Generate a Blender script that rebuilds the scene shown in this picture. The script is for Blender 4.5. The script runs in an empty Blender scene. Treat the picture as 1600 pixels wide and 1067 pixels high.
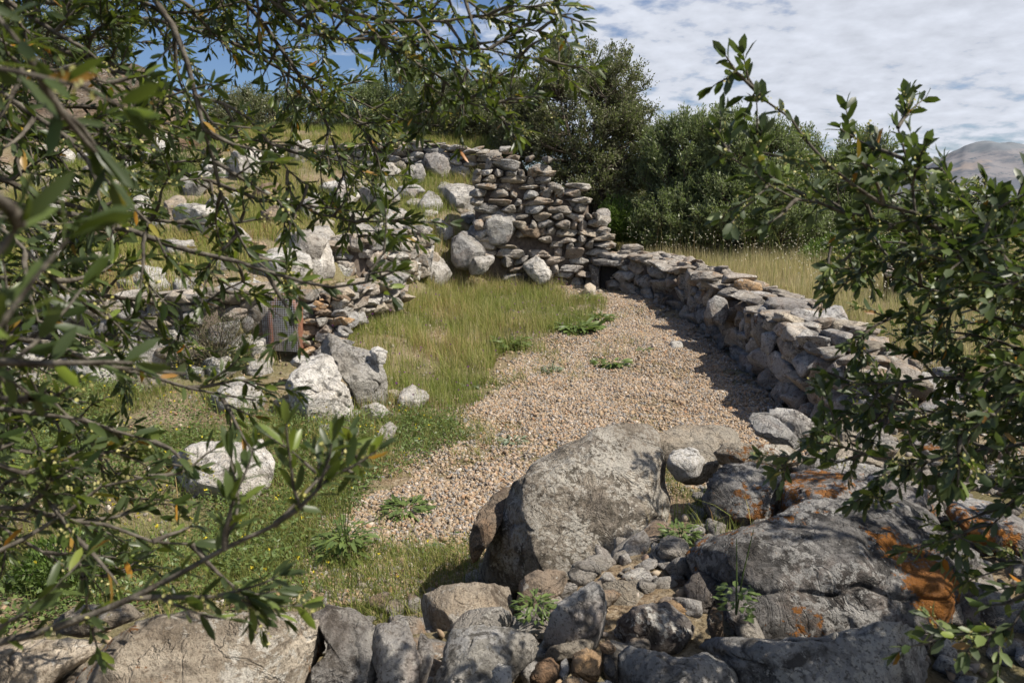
import bpy, bmesh, math, random
import numpy as np
from mathutils import Vector, Matrix
S = bpy.context.scene
COL = S.collection
rad = math.radians
# ------------------------------------------------------------------ camera, sky, sun, exposure
CAMZ, PITCH, FPX = 1.75, rad(10.2), 1244.4
cam = bpy.data.cameras.new('camera'); cam.lens = 28; cam.sensor_width = 36
cam.clip_start = 0.02; cam.clip_end = 20000
cam.dof.use_dof = True; cam.dof.focus_distance = 6.5; cam.dof.aperture_fstop = 10
co = bpy.data.objects.new('camera', cam); COL.objects.link(co)
co.location = (0, 0, CAMZ); co.rotation_euler = (rad(90) - PITCH, 0, 0); S.camera = co
SUN_EL, SUN_AZ = rad(54), rad(106)      # azimuth clockwise from +Y (the view direction)
w = bpy.data.worlds.new('World'); S.world = w; w.use_nodes = True
def world():
    nt = w.node_tree; N = nt.nodes; L = nt.links; N.clear()
    out = N.new('ShaderNodeOutputWorld'); bg = N.new('ShaderNodeBackground'); bg.inputs[1].default_value = 0.054
    sky = N.new('ShaderNodeTexSky'); sky.sky_type = 'NISHITA'; sky.sun_disc = False
    sky.sun_elevation = SUN_EL; sky.sun_rotation = SUN_AZ
    sky.air_density = 1.0; sky.dust_density = 0.6; sky.ozone_density = 2.0
    tc = N.new('ShaderNodeTexCoord'); sp = N.new('ShaderNodeSeparateXYZ'); L.new(tc.outputs['Generated'], sp.inputs[0])
    def m(op, a, b=None, clamp=False):
        n = N.new('ShaderNodeMath'); n.operation = op; n.use_clamp = clamp
        for i, v in enumerate((a, b)):
            if v is None: continue
            if isinstance(v, (int, float)): n.inputs[i].default_value = v
            else: L.new(v, n.inputs[i])
        return n.outputs[0]
    z = m('ADD', m('MAXIMUM', sp.outputs[2], 0.0), 0.22)
    cx = N.new('ShaderNodeCombineXYZ'); L.new(m('DIVIDE', sp.outputs[0], z), cx.inputs[0]); L.new(m('DIVIDE', sp.outputs[1], z), cx.inputs[1])
    def noise(scale, det, rough, dist=0.0):
        n = N.new('ShaderNodeTexNoise'); L.new(cx.outputs[0], n.inputs['Vector'])
        n.inputs['Scale'].default_value = scale; n.inputs['Detail'].default_value = det
        n.inputs['Roughness'].default_value = rough; n.inputs['Distortion'].default_value = dist
        return n.outputs[0]
    fine = noise(9.0, 5, 0.55, 0.0); big = noise(0.55, 3, 0.5)
    # cloud sheet thickens towards the right of the view
    side = m('MULTIPLY', m('ADD', m('DIVIDE', sp.outputs[0], z), 0.1), 0.40)
    low = m('MULTIPLY', m('SUBTRACT', 0.085, sp.outputs[2]), 5.0)
    low = m('MAXIMUM', low, 0.0)
    dens = m('ADD', m('ADD', m('MULTIPLY', fine, 1.15), m('MULTIPLY', big, 1.0)), m('MINIMUM', m('MAXIMUM', side, -0.55), 0.42))
    dens = m('SUBTRACT', dens, low)
    cover = m('MULTIPLY', m('SUBTRACT', dens, 1.03), 3.4, True)
    cover = m('MULTIPLY', cover, 0.96)
    shade = m('ADD', m('MULTIPLY', fine, 0.6), 0.62)
    cc = N.new('ShaderNodeMix'); cc.data_type = 'RGBA'; cc.blend_type = 'MULTIPLY'; cc.inputs[0].default_value = 1
    cc.inputs[6].default_value = (10.0, 10.5, 11.7, 1)
    cb = N.new('ShaderNodeCombineXYZ'); [L.new(shade, cb.inputs[i]) for i in range(3)]
    L.new(cb.outputs[0], cc.inputs[7])
    blue = N.new('ShaderNodeMix'); blue.data_type = 'RGBA'; blue.blend_type = 'MULTIPLY'; blue.inputs[0].default_value = 1
    L.new(sky.outputs[0], blue.inputs[6]); blue.inputs[7].default_value = (0.92, 1.05, 1.32, 1)
    mx = N.new('ShaderNodeMix'); mx.data_type = 'RGBA'
    L.new(cover, mx.inputs[0]); L.new(blue.outputs[2], mx.inputs[6]); L.new(cc.outputs[2], mx.inputs[7])
    L.new(mx.outputs[2], bg.inputs[0]); L.new(bg.outputs[0], out.inputs[0])
world()
sl = bpy.data.lights.new('sun', 'SUN'); sl.energy = 5.0; sl.angle = rad(0.6); sl.color = (1, 0.925, 0.82)
so = bpy.data.objects.new('sun', sl); COL.objects.link(so)
SUND = Vector((math.sin(SUN_AZ) * math.cos(SUN_EL), math.cos(SUN_AZ) * math.cos(SUN_EL), math.sin(SUN_EL)))
so.rotation_euler = SUND.to_track_quat('Z', 'Y').to_euler(); so.location = (20, 0, 30)
S.view_settings.view_transform = 'Standard'; S.view_settings.look = 'None'
S.view_settings.exposure = 0.5; S.view_settings.gamma = 1; S.view_settings.use_curve_mapping = False
S.cycles.use_denoising = True; S.cycles.max_bounces = 6; S.cycles.transparent_max_bounces = 6
# ------------------------------------------------------------------ helpers
F3 = np.array([0, math.cos(PITCH), -math.sin(PITCH)]); U3 = np.array([0, math.sin(PITCH), math.cos(PITCH)]); R3 = np.array([1.0, 0, 0])
C3 = np.array([0, 0, CAMZ])
def ray(px, py):
    px = np.asarray(px, float)[..., None]; py = np.asarray(py, float)[..., None]
    return F3 + (px - 800) / FPX * R3 - (py - 533.5) / FPX * U3
def P(px, py, t): return C3 + ray(px, py) * np.asarray(t, float)[..., None]
def hash3(i, j, k, s):
    n = (i * 73856093) ^ (j * 19349663) ^ (k * 83492791) ^ (s * 2654435761)
    n = (n ^ (n >> 13)) & 0xffffffff; n = (n * 1274126177) & 0xffffffff; n ^= n >> 16
    n = (n * 2246822519) & 0xffffffff; n ^= n >> 15
    return (n & 0xffffff) / 8388607.5 - 1.0
def vnoise(p, s=0):
    p = np.asarray(p, float); i = np.floor(p).astype(np.int64); f = p - i; f = f * f * (3 - 2 * f)
    r = 0
    for a in (0, 1):
        for b in (0, 1):
            for c in (0, 1):
                wgt = (f[..., 0] if a else 1 - f[..., 0]) * (f[..., 1] if b else 1 - f[..., 1]) * (f[..., 2] if c else 1 - f[..., 2])
                r = r + wgt * hash3(i[..., 0] + a, i[..., 1] + b, i[..., 2] + c, s)
    return r
def fbm(p, s=0, o=4, g=0.5):
    r = 0; a = 1.0; q = np.asarray(p, float)
    for k in range(o): r = r + a * vnoise(q, s + k * 17); q = q * 2.03 + 5.1; a *= g
    return r
def sstep(a, b, x):
    t = np.clip((x - a) / (b - a), 0, 1); return t * t * (3 - 2 * t)
def tag(o, label=None, cat=None, group=None, kind=None):
    if label: o['label'] = label
    if cat: o['category'] = cat
    if group: o['group'] = group
    if kind: o['kind'] = kind
    return o
def link(name, me, mats=None, parent=None, loc=None):
    o = bpy.data.objects.new(name, me); COL.objects.link(o)
    if mats is not None and me is not None and not me.materials:
        for m_ in (mats if isinstance(mats, (list, tuple)) else [mats]): me.materials.append(m_)
    if parent is not None: o.parent = parent
    if loc is not None: o.location = loc
    return o
def empty(name, loc, label, cat, group=None):
    o = bpy.data.objects.new(name, None); COL.objects.link(o); o.location = loc
    o.empty_display_size = 0.2
    return tag(o, label, cat, group)
def mesh(name, V, Fq, smooth=True, rnd=None, extra=None):
    """V (n,3); Fq = array (m,k) or a list of such arrays"""
    me = bpy.data.meshes.new(name); V = np.ascontiguousarray(V, np.float32)
    if not isinstance(Fq, list): Fq = [Fq]
    Fq = [np.asarray(f, np.int32) for f in Fq if len(f)]
    loops = np.concatenate([f.ravel() for f in Fq]); tot = np.concatenate([np.full(len(f), f.shape[1], np.int32) for f in Fq])
    st = np.concatenate([[0], np.cumsum(tot)[:-1]]).astype(np.int32)
    me.vertices.add(len(V)); me.vertices.foreach_set('co', V.ravel())
    me.loops.add(len(loops)); me.loops.foreach_set('vertex_index', loops.astype(np.int32))
    me.polygons.add(len(tot)); me.polygons.foreach_set('loop_start', st); me.polygons.foreach_set('loop_total', tot)
    if smooth: me.polygons.foreach_set('use_smooth', np.ones(len(tot), bool))
    me.update(calc_edges=True)
    if rnd is not None:
        a = me.attributes.new('rnd', 'FLOAT', 'POINT'); a.data.foreach_set('value', np.asarray(rnd, np.float32))
    if extra is not None:
        a = me.attributes.new('tt', 'FLOAT', 'POINT'); a.data.foreach_set('value', np.asarray(extra, np.float32))
    return me
ICO = {}
def ico(sub):
    if sub not in ICO:
        b = bmesh.new(); bmesh.ops.create_icosphere(b, subdivisions=sub, radius=1)
        ICO[sub] = (np.array([v.co[:] for v in b.verts]), np.array([[v.index for v in f.verts] for f in b.faces])); b.free()
    return ICO[sub]
def inpoly(x, y, poly):
    r = np.zeros(np.shape(x), bool); n = len(poly)
    for i in range(n):
        x1, y1 = poly[i]; x2, y2 = poly[(i + 1) % n]
        c = ((y1 > y) != (y2 > y)) & (x < (x2 - x1) * (y - y1) / ((y2 - y1) + 1e-12) + x1)
        r ^= c
    return r
# ------------------------------------------------------------------ materials
class NT:
    def __init__(s, name):
        s.m = bpy.data.materials.new(name); s.m.use_nodes = True; s.t = s.m.node_tree; s.t.nodes.clear()
        s.out = s.new('ShaderNodeOutputMaterial')
    def new(s, t): return s.t.nodes.new(t)
    def link(s, a, b): s.t.links.new(a, b)
    def val(s, inp, v):
        if hasattr(v, 'node'): s.link(v, inp)
        else: inp.default_value = v
    def math(s, op, a, b=0.0, clamp=False):
        n = s.new('ShaderNodeMath'); n.operation = op; n.use_clamp = clamp; s.val(n.inputs[0], a); s.val(n.inputs[1], b); return n.outputs[0]
    def noise(s, vec, scale, det=4, rough=0.55, dist=0):
        n = s.new('ShaderNodeTexNoise'); s.link(vec, n.inputs['Vector']); n.inputs['Scale'].default_value = scale
        n.inputs['Detail'].default_value = det; n.inputs['Roughness'].default_value = rough; n.inputs['Distortion'].default_value = dist
        return n.outputs[0]
    def thr(s, v, a, b):
        n = s.new('ShaderNodeMapRange'); s.link(v, n.inputs[0]); n.inputs[1].default_value = a; n.inputs[2].default_value = b; n.clamp = True; return n.outputs[0]
    def mix(s, f, a, b, mode='MIX'):
        n = s.new('ShaderNodeMix'); n.data_type = 'RGBA'; n.blend_type = mode
        s.val(n.inputs[0], f)
        for i, c in ((6, a), (7, b)):
            if hasattr(c, 'node'): s.link(c, n.inputs[i])
            else: n.inputs[i].default_value = (*c, 1) if len(c) == 3 else c
        return n.outputs[2]
    def pos(s):
        return s.new('ShaderNodeNewGeometry').outputs['Position']
    def attr(s, name):
        n = s.new('ShaderNodeAttribute'); n.attribute_name = name; return n.outputs['Fac']
    def ramp(s, f, stops):
        n = s.new('ShaderNodeValToRGB'); e = n.color_ramp.elements
        while len(e) < len(stops): e.new(0.5)
        for i, (p, c) in enumerate(stops): e[i].position = p; e[i].color = (*c, 1)
        s.link(f, n.inputs[0]); return n.outputs[0]
    def bump(s, h, strength, dist, nrm=None):
        n = s.new('ShaderNodeBump'); n.inputs['Strength'].default_value = strength; n.inputs['Distance'].default_value = dist
        s.link(h, n.inputs['Height'])
        if nrm: s.link(nrm, n.inputs['Normal'])
        return n.outputs[0]
    def pbr(s, col, rough=0.9, nrm=None, spec=0.2, trans=None):
        b = s.new('ShaderNodeBsdfPrincipled'); s.val(b.inputs['Base Color'], col if hasattr(col, 'node') else (*col, 1))
        s.val(b.inputs['Roughness'], rough); b.inputs['Specular IOR Level'].default_value = spec
        if nrm: s.link(nrm, b.inputs['Normal'])
        o = b.outputs[0]
        if trans:
            t = s.new('ShaderNodeBsdfTranslucent'); s.val(t.inputs[0], trans[1] if hasattr(trans[1], 'node') else (*trans[1], 1))
            mx = s.new('ShaderNodeMixShader'); mx.inputs[0].default_value = trans[0]; s.link(o, mx.inputs[1]); s.link(t.outputs[0], mx.inputs[2]); o = mx.outputs[0]
        s.link(o, s.out.inputs[0]); return s.m
def rock_mat(name, c1, c2, dark=(0.05, 0.045, 0.04), darkamt=0.35, white=(0.55, 0.53, 0.48), whiteamt=0.3, orange=0.0, warm=0.3, sc=1.0, stain=(0.28, 0.15, 0.07), band=False, spots=(), crack=1.0):
    n = NT(name); p0 = n.pos()
    oi = n.new('ShaderNodeObjectInfo')
    ad = n.new('ShaderNodeVectorMath'); ad.operation = 'ADD'; n.link(p0, ad.inputs[0])
    cb = n.new('ShaderNodeCombineXYZ'); [n.link(n.math('MULTIPLY', oi.outputs['Random'], 37.0 + 11 * i), cb.inputs[i]) for i in range(3)]
    n.link(cb.outputs[0], ad.inputs[1]); p = ad.outputs[0]
    col = n.mix(n.thr(n.noise(p, 5 * sc, 6, 0.6), 0.35, 0.65), c1, c2)
    col = n.mix(n.math('MULTIPLY', n.thr(n.noise(p, 3.3 * sc, 5, 0.6, 0.4), 0.52, 0.66), warm), col, stain)
    if band:
        mp = n.new('ShaderNodeMapping'); mp.inputs['Scale'].default_value = (2, 2, 26); mp.inputs['Rotation'].default_value = (0.15, -0.2, 0); n.link(p, mp.inputs[0])
        col = n.mix(n.math('MULTIPLY', n.thr(n.noise(mp.outputs[0], 1.0, 5, 0.6), 0.48, 0.62), 0.55), col, (c2[0] * 0.3, c2[1] * 0.28, c2[2] * 0.26))
    col = n.mix(n.math('MULTIPLY', n.thr(n.noise(p, 11 * sc, 8, 0.68, 0.6), 0.60 - 0.25 * darkamt, 0.70 - 0.2 * darkamt), 0.85), col, dark)
    sp = n.noise(p, 34 * sc, 8, 0.72, 0.3)
    patch = n.noise(p, 4.3 * sc, 3, 0.5)
    wv = n.math('ADD', sp, n.math('MULTIPLY', n.math('SUBTRACT', patch, 0.5), 0.7))
    col = n.mix(n.math('MULTIPLY', n.thr(wv, 0.66 - 0.25 * whiteamt, 0.685 - 0.25 * whiteamt), 0.85), col, white)
    col = n.mix(n.math('MULTIPLY', n.thr(n.noise(p, 85 * sc, 5, 0.75), 0.54, 0.60), 0.75), col, (c2[0] * 0.28, c2[1] * 0.26, c2[2] * 0.24))
    col = n.mix(n.math('MULTIPLY', n.thr(n.noise(p, 1.9 * sc, 5, 0.65, 0.5), 0.50, 0.60), 0.35), col, (c2[0] * 0.5, c2[1] * 0.45, c2[2] * 0.40))
    if orange > 0:
        ov = n.math('ADD', n.noise(p, 3.1 * sc, 3, 0.5), n.math('MULTIPLY', n.math('SUBTRACT', n.noise(p, 22 * sc, 8, 0.75), 0.5), 1.3))
        for q in spots:
            c_ = P(*q[:3]); dn = n.new('ShaderNodeVectorMath'); dn.operation = 'DISTANCE'; n.link(p0, dn.inputs[0]); dn.inputs[1].default_value = tuple(float(v) for v in c_)
            ov = n.math('ADD', ov, n.math('MULTIPLY', n.thr(dn.outputs['Value'], q[3] * 1.7, q[3] * 0.3), 0.22))
        ocol = n.mix(n.noise(p, 45, 4), (0.15, 0.06, 0.015), (0.38, 0.15, 0.025))
        col = n.mix(n.math('MULTIPLY', n.thr(ov, 0.765 - 0.2 * orange, 0.80 - 0.2 * orange), 0.9), col, ocol)
    br = n.math('ADD', n.math('MULTIPLY', oi.outputs['Random'], 0.6), 0.74)
    cbb = n.new('ShaderNodeCombineXYZ'); [n.link(br, cbb.inputs[i]) for i in range(3)]
    col = n.mix(1.0, col, cbb.outputs[0], 'MULTIPLY')
    r2 = n.math('FRACT', n.math('MULTIPLY', oi.outputs['Random'], 17.3))
    col = n.mix(n.math('MULTIPLY', n.thr(r2, 0.6, 1.0), 0.35 * warm), col, (0.36, 0.22, 0.12))
    h = n.math('ADD', n.math('MULTIPLY', n.noise(p, 12 * sc, 9, 0.68), 1.0), n.math('MULTIPLY', n.noise(p, 60 * sc, 6, 0.75), 0.5))
    rg = n.math('ABSOLUTE', n.math('SUBTRACT', n.noise(p, 3.5 * sc, 6, 0.6, 0.8), 0.5)); h = n.math('ADD', h, n.math('MULTIPLY', n.thr(rg, 0.0, 0.02), 0.25))
    nb = n.bump(h, 1.0, 0.045 / sc)
    return n.pbr(col, 0.92, nb, 0.15)
M = {}
M['wall'] = rock_mat('wall_stone', (0.446, 0.402, 0.342), (0.312, 0.297, 0.275), darkamt=0.25, whiteamt=0.25, warm=0.7, sc=1.3, stain=(0.34, 0.21, 0.11))
M['white'] = rock_mat('white_limestone', (0.594, 0.567, 0.519), (0.419, 0.399, 0.357), dark=(0.08, 0.075, 0.065), darkamt=0.38, white=(0.56, 0.545, 0.52), whiteamt=0.4, warm=0.2, sc=1.0, stain=(0.42, 0.34, 0.25))
M['grey'] = rock_mat('grey_rock', (0.517, 0.504, 0.482), (0.331, 0.323, 0.309), darkamt=0.3, whiteamt=0.25, warm=0.3)
M['greylich'] = rock_mat('lichened_grey_rock', (0.466, 0.451, 0.427), (0.310, 0.302, 0.287), darkamt=0.45, whiteamt=0.45, warm=0.2, orange=0.12)
M['big'] = rock_mat('speckled_boulder_rock', (0.376, 0.330, 0.266), (0.246, 0.214, 0.175), dark=(0.07, 0.062, 0.05), darkamt=0.55, white=(0.50, 0.47, 0.41), whiteamt=0.55, warm=0.35, sc=1.25, stain=(0.21, 0.15, 0.10))
M['orangelich'] = rock_mat('orange_lichened_rock', (0.338, 0.325, 0.312), (0.213, 0.206, 0.200), dark=(0.035, 0.035, 0.035), darkamt=0.55, white=(0.42, 0.41, 0.39), whiteamt=0.5, orange=0.95, warm=0.25)
M['orangeboulder'] = rock_mat('orange_streaked_boulder_rock', (0.275, 0.263, 0.250), (0.175, 0.169, 0.163), dark=(0.03, 0.03, 0.03), darkamt=0.6, white=(0.40, 0.39, 0.37), whiteamt=0.5, orange=0.35, warm=0.3, spots=[(1445, 790, 2.35, 0.16), (1470, 830, 2.3, 0.15), (1500, 880, 2.25, 0.13), (1525, 950, 2.2, 0.12), (1535, 1020, 2.1, 0.12), (1330, 785, 2.3, 0.07), (1345, 920, 2.1, 0.05), (1410, 780, 2.35, 0.12)])
M['dark'] = rock_mat('dark_rock', (0.213, 0.200, 0.188), (0.138, 0.131, 0.125), darkamt=0.3, whiteamt=0.3, warm=0.2)
M['brown'] = rock_mat('brown_rock', (0.324, 0.240, 0.168), (0.228, 0.186, 0.144), darkamt=0.3, whiteamt=0.1, warm=0.6)
M['orange'] = rock_mat('ochre_rock', (0.44, 0.27, 0.13), (0.38, 0.31, 0.23), darkamt=0.1, whiteamt=0.3, warm=0.7, stain=(0.42, 0.19, 0.06))
M['tan'] = rock_mat('tan_slab_rock', (0.456, 0.396, 0.312), (0.324, 0.294, 0.246), darkamt=0.2, whiteamt=0.25, warm=0.4, stain=(0.36, 0.25, 0.15))
M['pale'] = rock_mat('pale_banded_rock', (0.715, 0.628, 0.505), (0.493, 0.431, 0.345), darkamt=0.15, white=(0.68, 0.65, 0.58), whiteamt=0.35, orange=0.5, warm=0.35, stain=(0.34, 0.24, 0.15), band=True)
M['ledge'] = rock_mat('layered_ledge_rock', (0.36, 0.28, 0.20), (0.22, 0.18, 0.14), darkamt=0.3, whiteamt=0.1, warm=0.5, sc=0.35, band=True)
def leaf_mat(name, stops, back=(0.17, 0.20, 0.13), trans=0.25, rough=0.45, spec=0.35, tcol=(0.20, 0.30, 0.04)):
    n = NT(name); c = n.ramp(n.attr('rnd'), stops)
    g = n.new('ShaderNodeNewGeometry')
    c = n.mix(n.math('MULTIPLY', g.outputs['Backfacing'], 0.35), c, back)
    return n.pbr(c, rough, None, spec, (trans, n.mix(0.5, c, tcol)))
M['olive_leaf'] = leaf_mat('olive_leaf', [(0, (0.015, 0.028, 0.010)), (0.55, (0.030, 0.048, 0.013)), (0.85, (0.065, 0.095, 0.018)), (0.980, (0.19, 0.25, 0.03)), (0.984, (0.40, 0.22, 0.03)), (1, (0.33, 0.12, 0.015))], trans=0.30, back=(0.10, 0.13, 0.06), rough=0.36, spec=0.3, tcol=(0.24, 0.32, 0.03))
M['shrub_leaf'] = leaf_mat('broad_olive_leaf', [(0, (0.018, 0.034, 0.012)), (0.6, (0.038, 0.062, 0.016)), (0.9, (0.09, 0.135, 0.022)), (0.985, (0.16, 0.21, 0.035)), (0.990, (0.38, 0.20, 0.03)), (1, (0.33, 0.12, 0.015))], back=(0.14, 0.165, 0.10), trans=0.22)
M['blossom'] = leaf_mat('blossom_buds', [(0, (0.36, 0.34, 0.10)), (1, (0.60, 0.55, 0.26))], back=(0.3, 0.3, 0.12), rough=0.8, spec=0.1)
M['oak_leaf'] = leaf_mat('evergreen_leaf', [(0, (0.08, 0.085, 0.045)), (0.6, (0.15, 0.155, 0.08)), (1, (0.25, 0.25, 0.13))], back=(0.2, 0.2, 0.13), trans=0.3)
M['wild_leaf'] = leaf_mat('wild_olive_leaf', [(0, (0.10, 0.125, 0.06)), (0.6, (0.19, 0.23, 0.10)), (1, (0.31, 0.35, 0.18))], back=(0.22, 0.24, 0.15), trans=0.35)
M['bush_leaf'] = leaf_mat('fresh_bush_leaf', [(0, (0.05, 0.085, 0.02)), (1, (0.12, 0.20, 0.035))], back=(0.1, 0.14, 0.04), trans=0.3)
M['heath_leaf'] = leaf_mat('heath_leaf', [(0, (0.05, 0.06, 0.03)), (0.5, (0.09, 0.10, 0.04)), (1, (0.16, 0.11, 0.07))], back=(0.09, 0.09, 0.05), trans=0.1)
M['lavender_leaf'] = leaf_mat('lavender_leaf', [(0, (0.10, 0.085, 0.075)), (0.6, (0.15, 0.125, 0.11)), (1, (0.10, 0.11, 0.06))], back=(0.12, 0.1, 0.09), trans=0.1)
M['weed_leaf'] = leaf_mat('weed_leaf', [(0, (0.07, 0.105, 0.03)), (1, (0.17, 0.22, 0.055))], back=(0.12, 0.18, 0.06), trans=0.3)
M['dusty_leaf'] = leaf_mat('grey_green_weed_leaf', [(0, (0.10, 0.14, 0.08)), (1, (0.20, 0.25, 0.15))], back=(0.2, 0.23, 0.16), trans=0.2)
def bark(name, a, b, sc=30):
    n = NT(name); p = n.pos(); v = n.noise(p, sc, 5, 0.6); c = n.mix(n.thr(v, 0.35, 0.65), a, b)
    return n.pbr(c, 0.9, n.bump(v, 0.6, 0.01), 0.15)
M['bark'] = bark('olive_bark', (0.05, 0.042, 0.034), (0.15, 0.135, 0.11), 60)
M['barkfar'] = bark('grey_bark', (0.07, 0.055, 0.045), (0.15, 0.125, 0.10), 12)
def grass_mat(name, stops, tip, tipamt=0.5, trans=0.3):
    n = NT(name); c = n.ramp(n.attr('rnd'), stops); c = n.mix(n.math('MULTIPLY', n.math('POWER', n.attr('tt'), 2.0), tipamt), c, tip)
    return n.pbr(c, 0.7, None, 0.15, (trans, c))
M['meadow'] = grass_mat('meadow_grass', [(0, (0.08, 0.14, 0.02)), (0.42, (0.17, 0.235, 0.035)), (0.64, (0.29, 0.30, 0.08)), (0.82, (0.42, 0.33, 0.15)), (1, (0.36, 0.19, 0.10))], (0.40, 0.34, 0.15), 0.35)
M['lush'] = grass_mat('lush_grass', [(0, (0.06, 0.09, 0.022)), (0.4, (0.12, 0.155, 0.035)), (0.7, (0.23, 0.23, 0.07)), (1, (0.38, 0.30, 0.15))], (0.2, 0.26, 0.07), 0.3)
M['dry'] = grass_mat('dry_field_grass', [(0, (0.16, 0.20, 0.05)), (0.35, (0.32, 0.31, 0.11)), (0.7, (0.50, 0.42, 0.20)), (1, (0.56, 0.48, 0.28))], (0.66, 0.58, 0.38), 0.7)
def ground_mat():
    n = NT('ground_soil'); p = n.pos()
    c = n.mix(n.thr(n.noise(p, 2.2, 6, 0.6), 0.4, 0.6), (0.23, 0.165, 0.10), (0.32, 0.25, 0.165))
    c = n.mix(n.thr(n.noise(p, 28, 6, 0.7), 0.5, 0.62), c, (0.40, 0.33, 0.24))
    c = n.mix(n.thr(n.noise(p, 60, 6, 0.7), 0.52, 0.6), c, (0.13, 0.09, 0.06))
    c = n.mix(n.math('MULTIPLY', n.thr(n.noise(p, 0.9, 5, 0.6), 0.42, 0.58), 0.45), c, (0.12, 0.14, 0.05))
    ln = n.new('ShaderNodeVectorMath'); ln.operation = 'LENGTH'; n.link(p, ln.inputs[0])
    far = n.mix(n.thr(n.noise(p, 0.05, 8, 0.65), 0.42, 0.58), (0.10, 0.12, 0.06), (0.26, 0.23, 0.15))
    c = n.mix(n.thr(ln.outputs['Value'], 25, 60), c, far)
    h = n.math('ADD', n.noise(p, 30, 8, 0.7), n.math('MULTIPLY', n.noise(p, 120, 4, 0.7), 0.4))
    return n.pbr(c, 0.95, n.bump(h, 0.8, 0.03), 0.1)
M['ground'] = ground_mat()
def pebble_mat():
    n = NT('gravel_pebbles'); r = n.attr('rnd'); p = n.pos()
    c = n.ramp(r, [(0, (0.12, 0.10, 0.08)), (0.20, (0.30, 0.215, 0.135)), (0.38, (0.38, 0.28, 0.175)), (0.50, (0.25, 0.22, 0.185)), (0.66, (0.20, 0.20, 0.20)), (0.78, (0.43, 0.35, 0.25)), (0.90, (0.31, 0.175, 0.09)), (1, (0.54, 0.50, 0.44))])
    v = n.noise(p, 160, 4, 0.7)
    c = n.mix(n.math('MULTIPLY', n.thr(v, 0.4, 0.7), 0.35), c, (0.25, 0.2, 0.16))
    return n.pbr(c, 0.85, n.bump(v, 0.5, 0.004), 0.2)
M['pebble'] = pebble_mat()
def simple(name, a, b, sc, rough=0.85, spec=0.2):
    n = NT(name); p = n.pos(); v = n.noise(p, sc, 6, 0.65); return n.pbr(n.mix(n.thr(v, 0.35, 0.65), a, b), rough, n.bump(v, 0.5, 0.006), spec)
M['terracotta'] = simple('terracotta', (0.15, 0.075, 0.05), (0.27, 0.125, 0.075), 22)
M['rubble'] = simple('rubble_core', (0.07, 0.055, 0.045), (0.15, 0.12, 0.095), 18)
M['black'] = simple('painted_shade_black', (0.018, 0.017, 0.017), (0.04, 0.038, 0.036), 30)  # near-black colour standing for the shade deep inside the openings
M['wire'] = simple('galvanised_wire', (0.42, 0.44, 0.47), (0.55, 0.57, 0.6), 200, 0.4, 0.5)
def mountain_mat():
    n = NT('mountain_rock_haze_tint'); p = n.pos()
    c = n.mix(n.thr(n.noise(p, 0.012, 9, 0.65), 0.45, 0.55), (0.20, 0.195, 0.205), (0.125, 0.135, 0.155))  # blue-grey cast in the rock colour stands in for distant haze
    c = n.mix(n.thr(n.noise(p, 0.03, 9, 0.75), 0.54, 0.60), c, (0.10, 0.12, 0.14))
    c = n.mix(n.thr(n.noise(p, 0.008, 8, 0.65), 0.58, 0.66), c, (0.25, 0.22, 0.205))
    sp = n.new('ShaderNodeSeparateXYZ'); n.link(p, sp.inputs[0])
    hz = n.math('ADD', sp.outputs[2], n.math('MULTIPLY', n.noise(p, 0.01, 6, 0.6), 60.0))
    c = n.mix(n.math('MULTIPLY', n.thr(hz, 150, 165), 0.7), c, (0.16, 0.18, 0.20))
    return n.pbr(c, 1.0, None, 0.0)
M['mountain'] = mountain_mat()
# ------------------------------------------------------------------ the ground
WY = np.array([-5, 0, 3, 4.2, 5.0, 6, 8.8, 10.5, 11.5, 12.3, 14, 20, 60.]); WX = np.array([4, 3.6, 3.3, 2.9, 2.7, 2.62, 2.68, 2.5, 2.0, 1.6, 1.4, 1.5, 2])
LY = np.array([-5, 6, 7.6, 9.5, 11.5, 12.2, 13, 16, 30, 60.]); LX = np.array([-2.5, -2.35, -2.17, -1.5, -0.93, -0.2, 0.3, 0.6, 1, 1.])
AY = np.array([0, 6, 7.5, 9.5, 12, 13, 15, 16, 18, 30, 60, 200]); AZ = np.array([0.7, 0.75, 0.92, 1.07, 1.4, 1.6, 2.35, 2.75, 3.2, 3.5, 3.6, 0])
EX = np.array([-3, -1, 0, 0.5, 1.0, 1.6, 2.4, 3.2]); EY = np.array([2.0, 2.1, 2.3, 2.9, 3.5, 3.9, 4.6, 5.2])
def H(x, y, rough=True):
    x = np.asarray(x, float); y = np.asarray(y, float)
    zin = 0.42 * sstep(6, 12.5, y) + 0.12 * sstep(-0.7, -2.2, x) * sstep(3, 6, y) + 0.16 * sstep(-0.7, -2.2, x) * sstep(5.5, 7.5, y)
    zin = zin + 0.5 * sstep(12.5, 17, y)
    z = zin + (0.55 + 0.25 * sstep(8, 16, y) - zin) * sstep(-0.15, 0.35, x - np.interp(y, WY, WX))
    sd = np.minimum(np.interp(y, LY, LX) - x, (y - 6.9) + 0.3 * sstep(-3, -6, x))
    sd = np.where(x < -2.1, sd, np.interp(y, LY, LX) - x)
    wide = sstep(9.8, 11.4, y)
    A = np.interp(y, AY, AZ)
    z = z + (np.maximum(A, z) - z) * sstep(-0.05 - 0.25 * wide, 0.45 + 0.75 * wide, sd)
    mound = 0.52 * sstep(0, 0.65, np.interp(x, EX, EY) + 0.45 - y) * sstep(-0.5, 0.9, y)
    z = np.maximum(z, mound)
    r = np.sqrt(x * x + y * y)
    z = z - 9 * sstep(30, 400, r) - 25 * sstep(400, 3000, r)
    if rough:
        p = np.stack([x, y, x * 0], -1)
        z = z + 0.035 * fbm(p * 1.3, 3, 3) + 0.012 * fbm(p * 7, 9, 2) * (r < 30)
    return z
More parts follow.
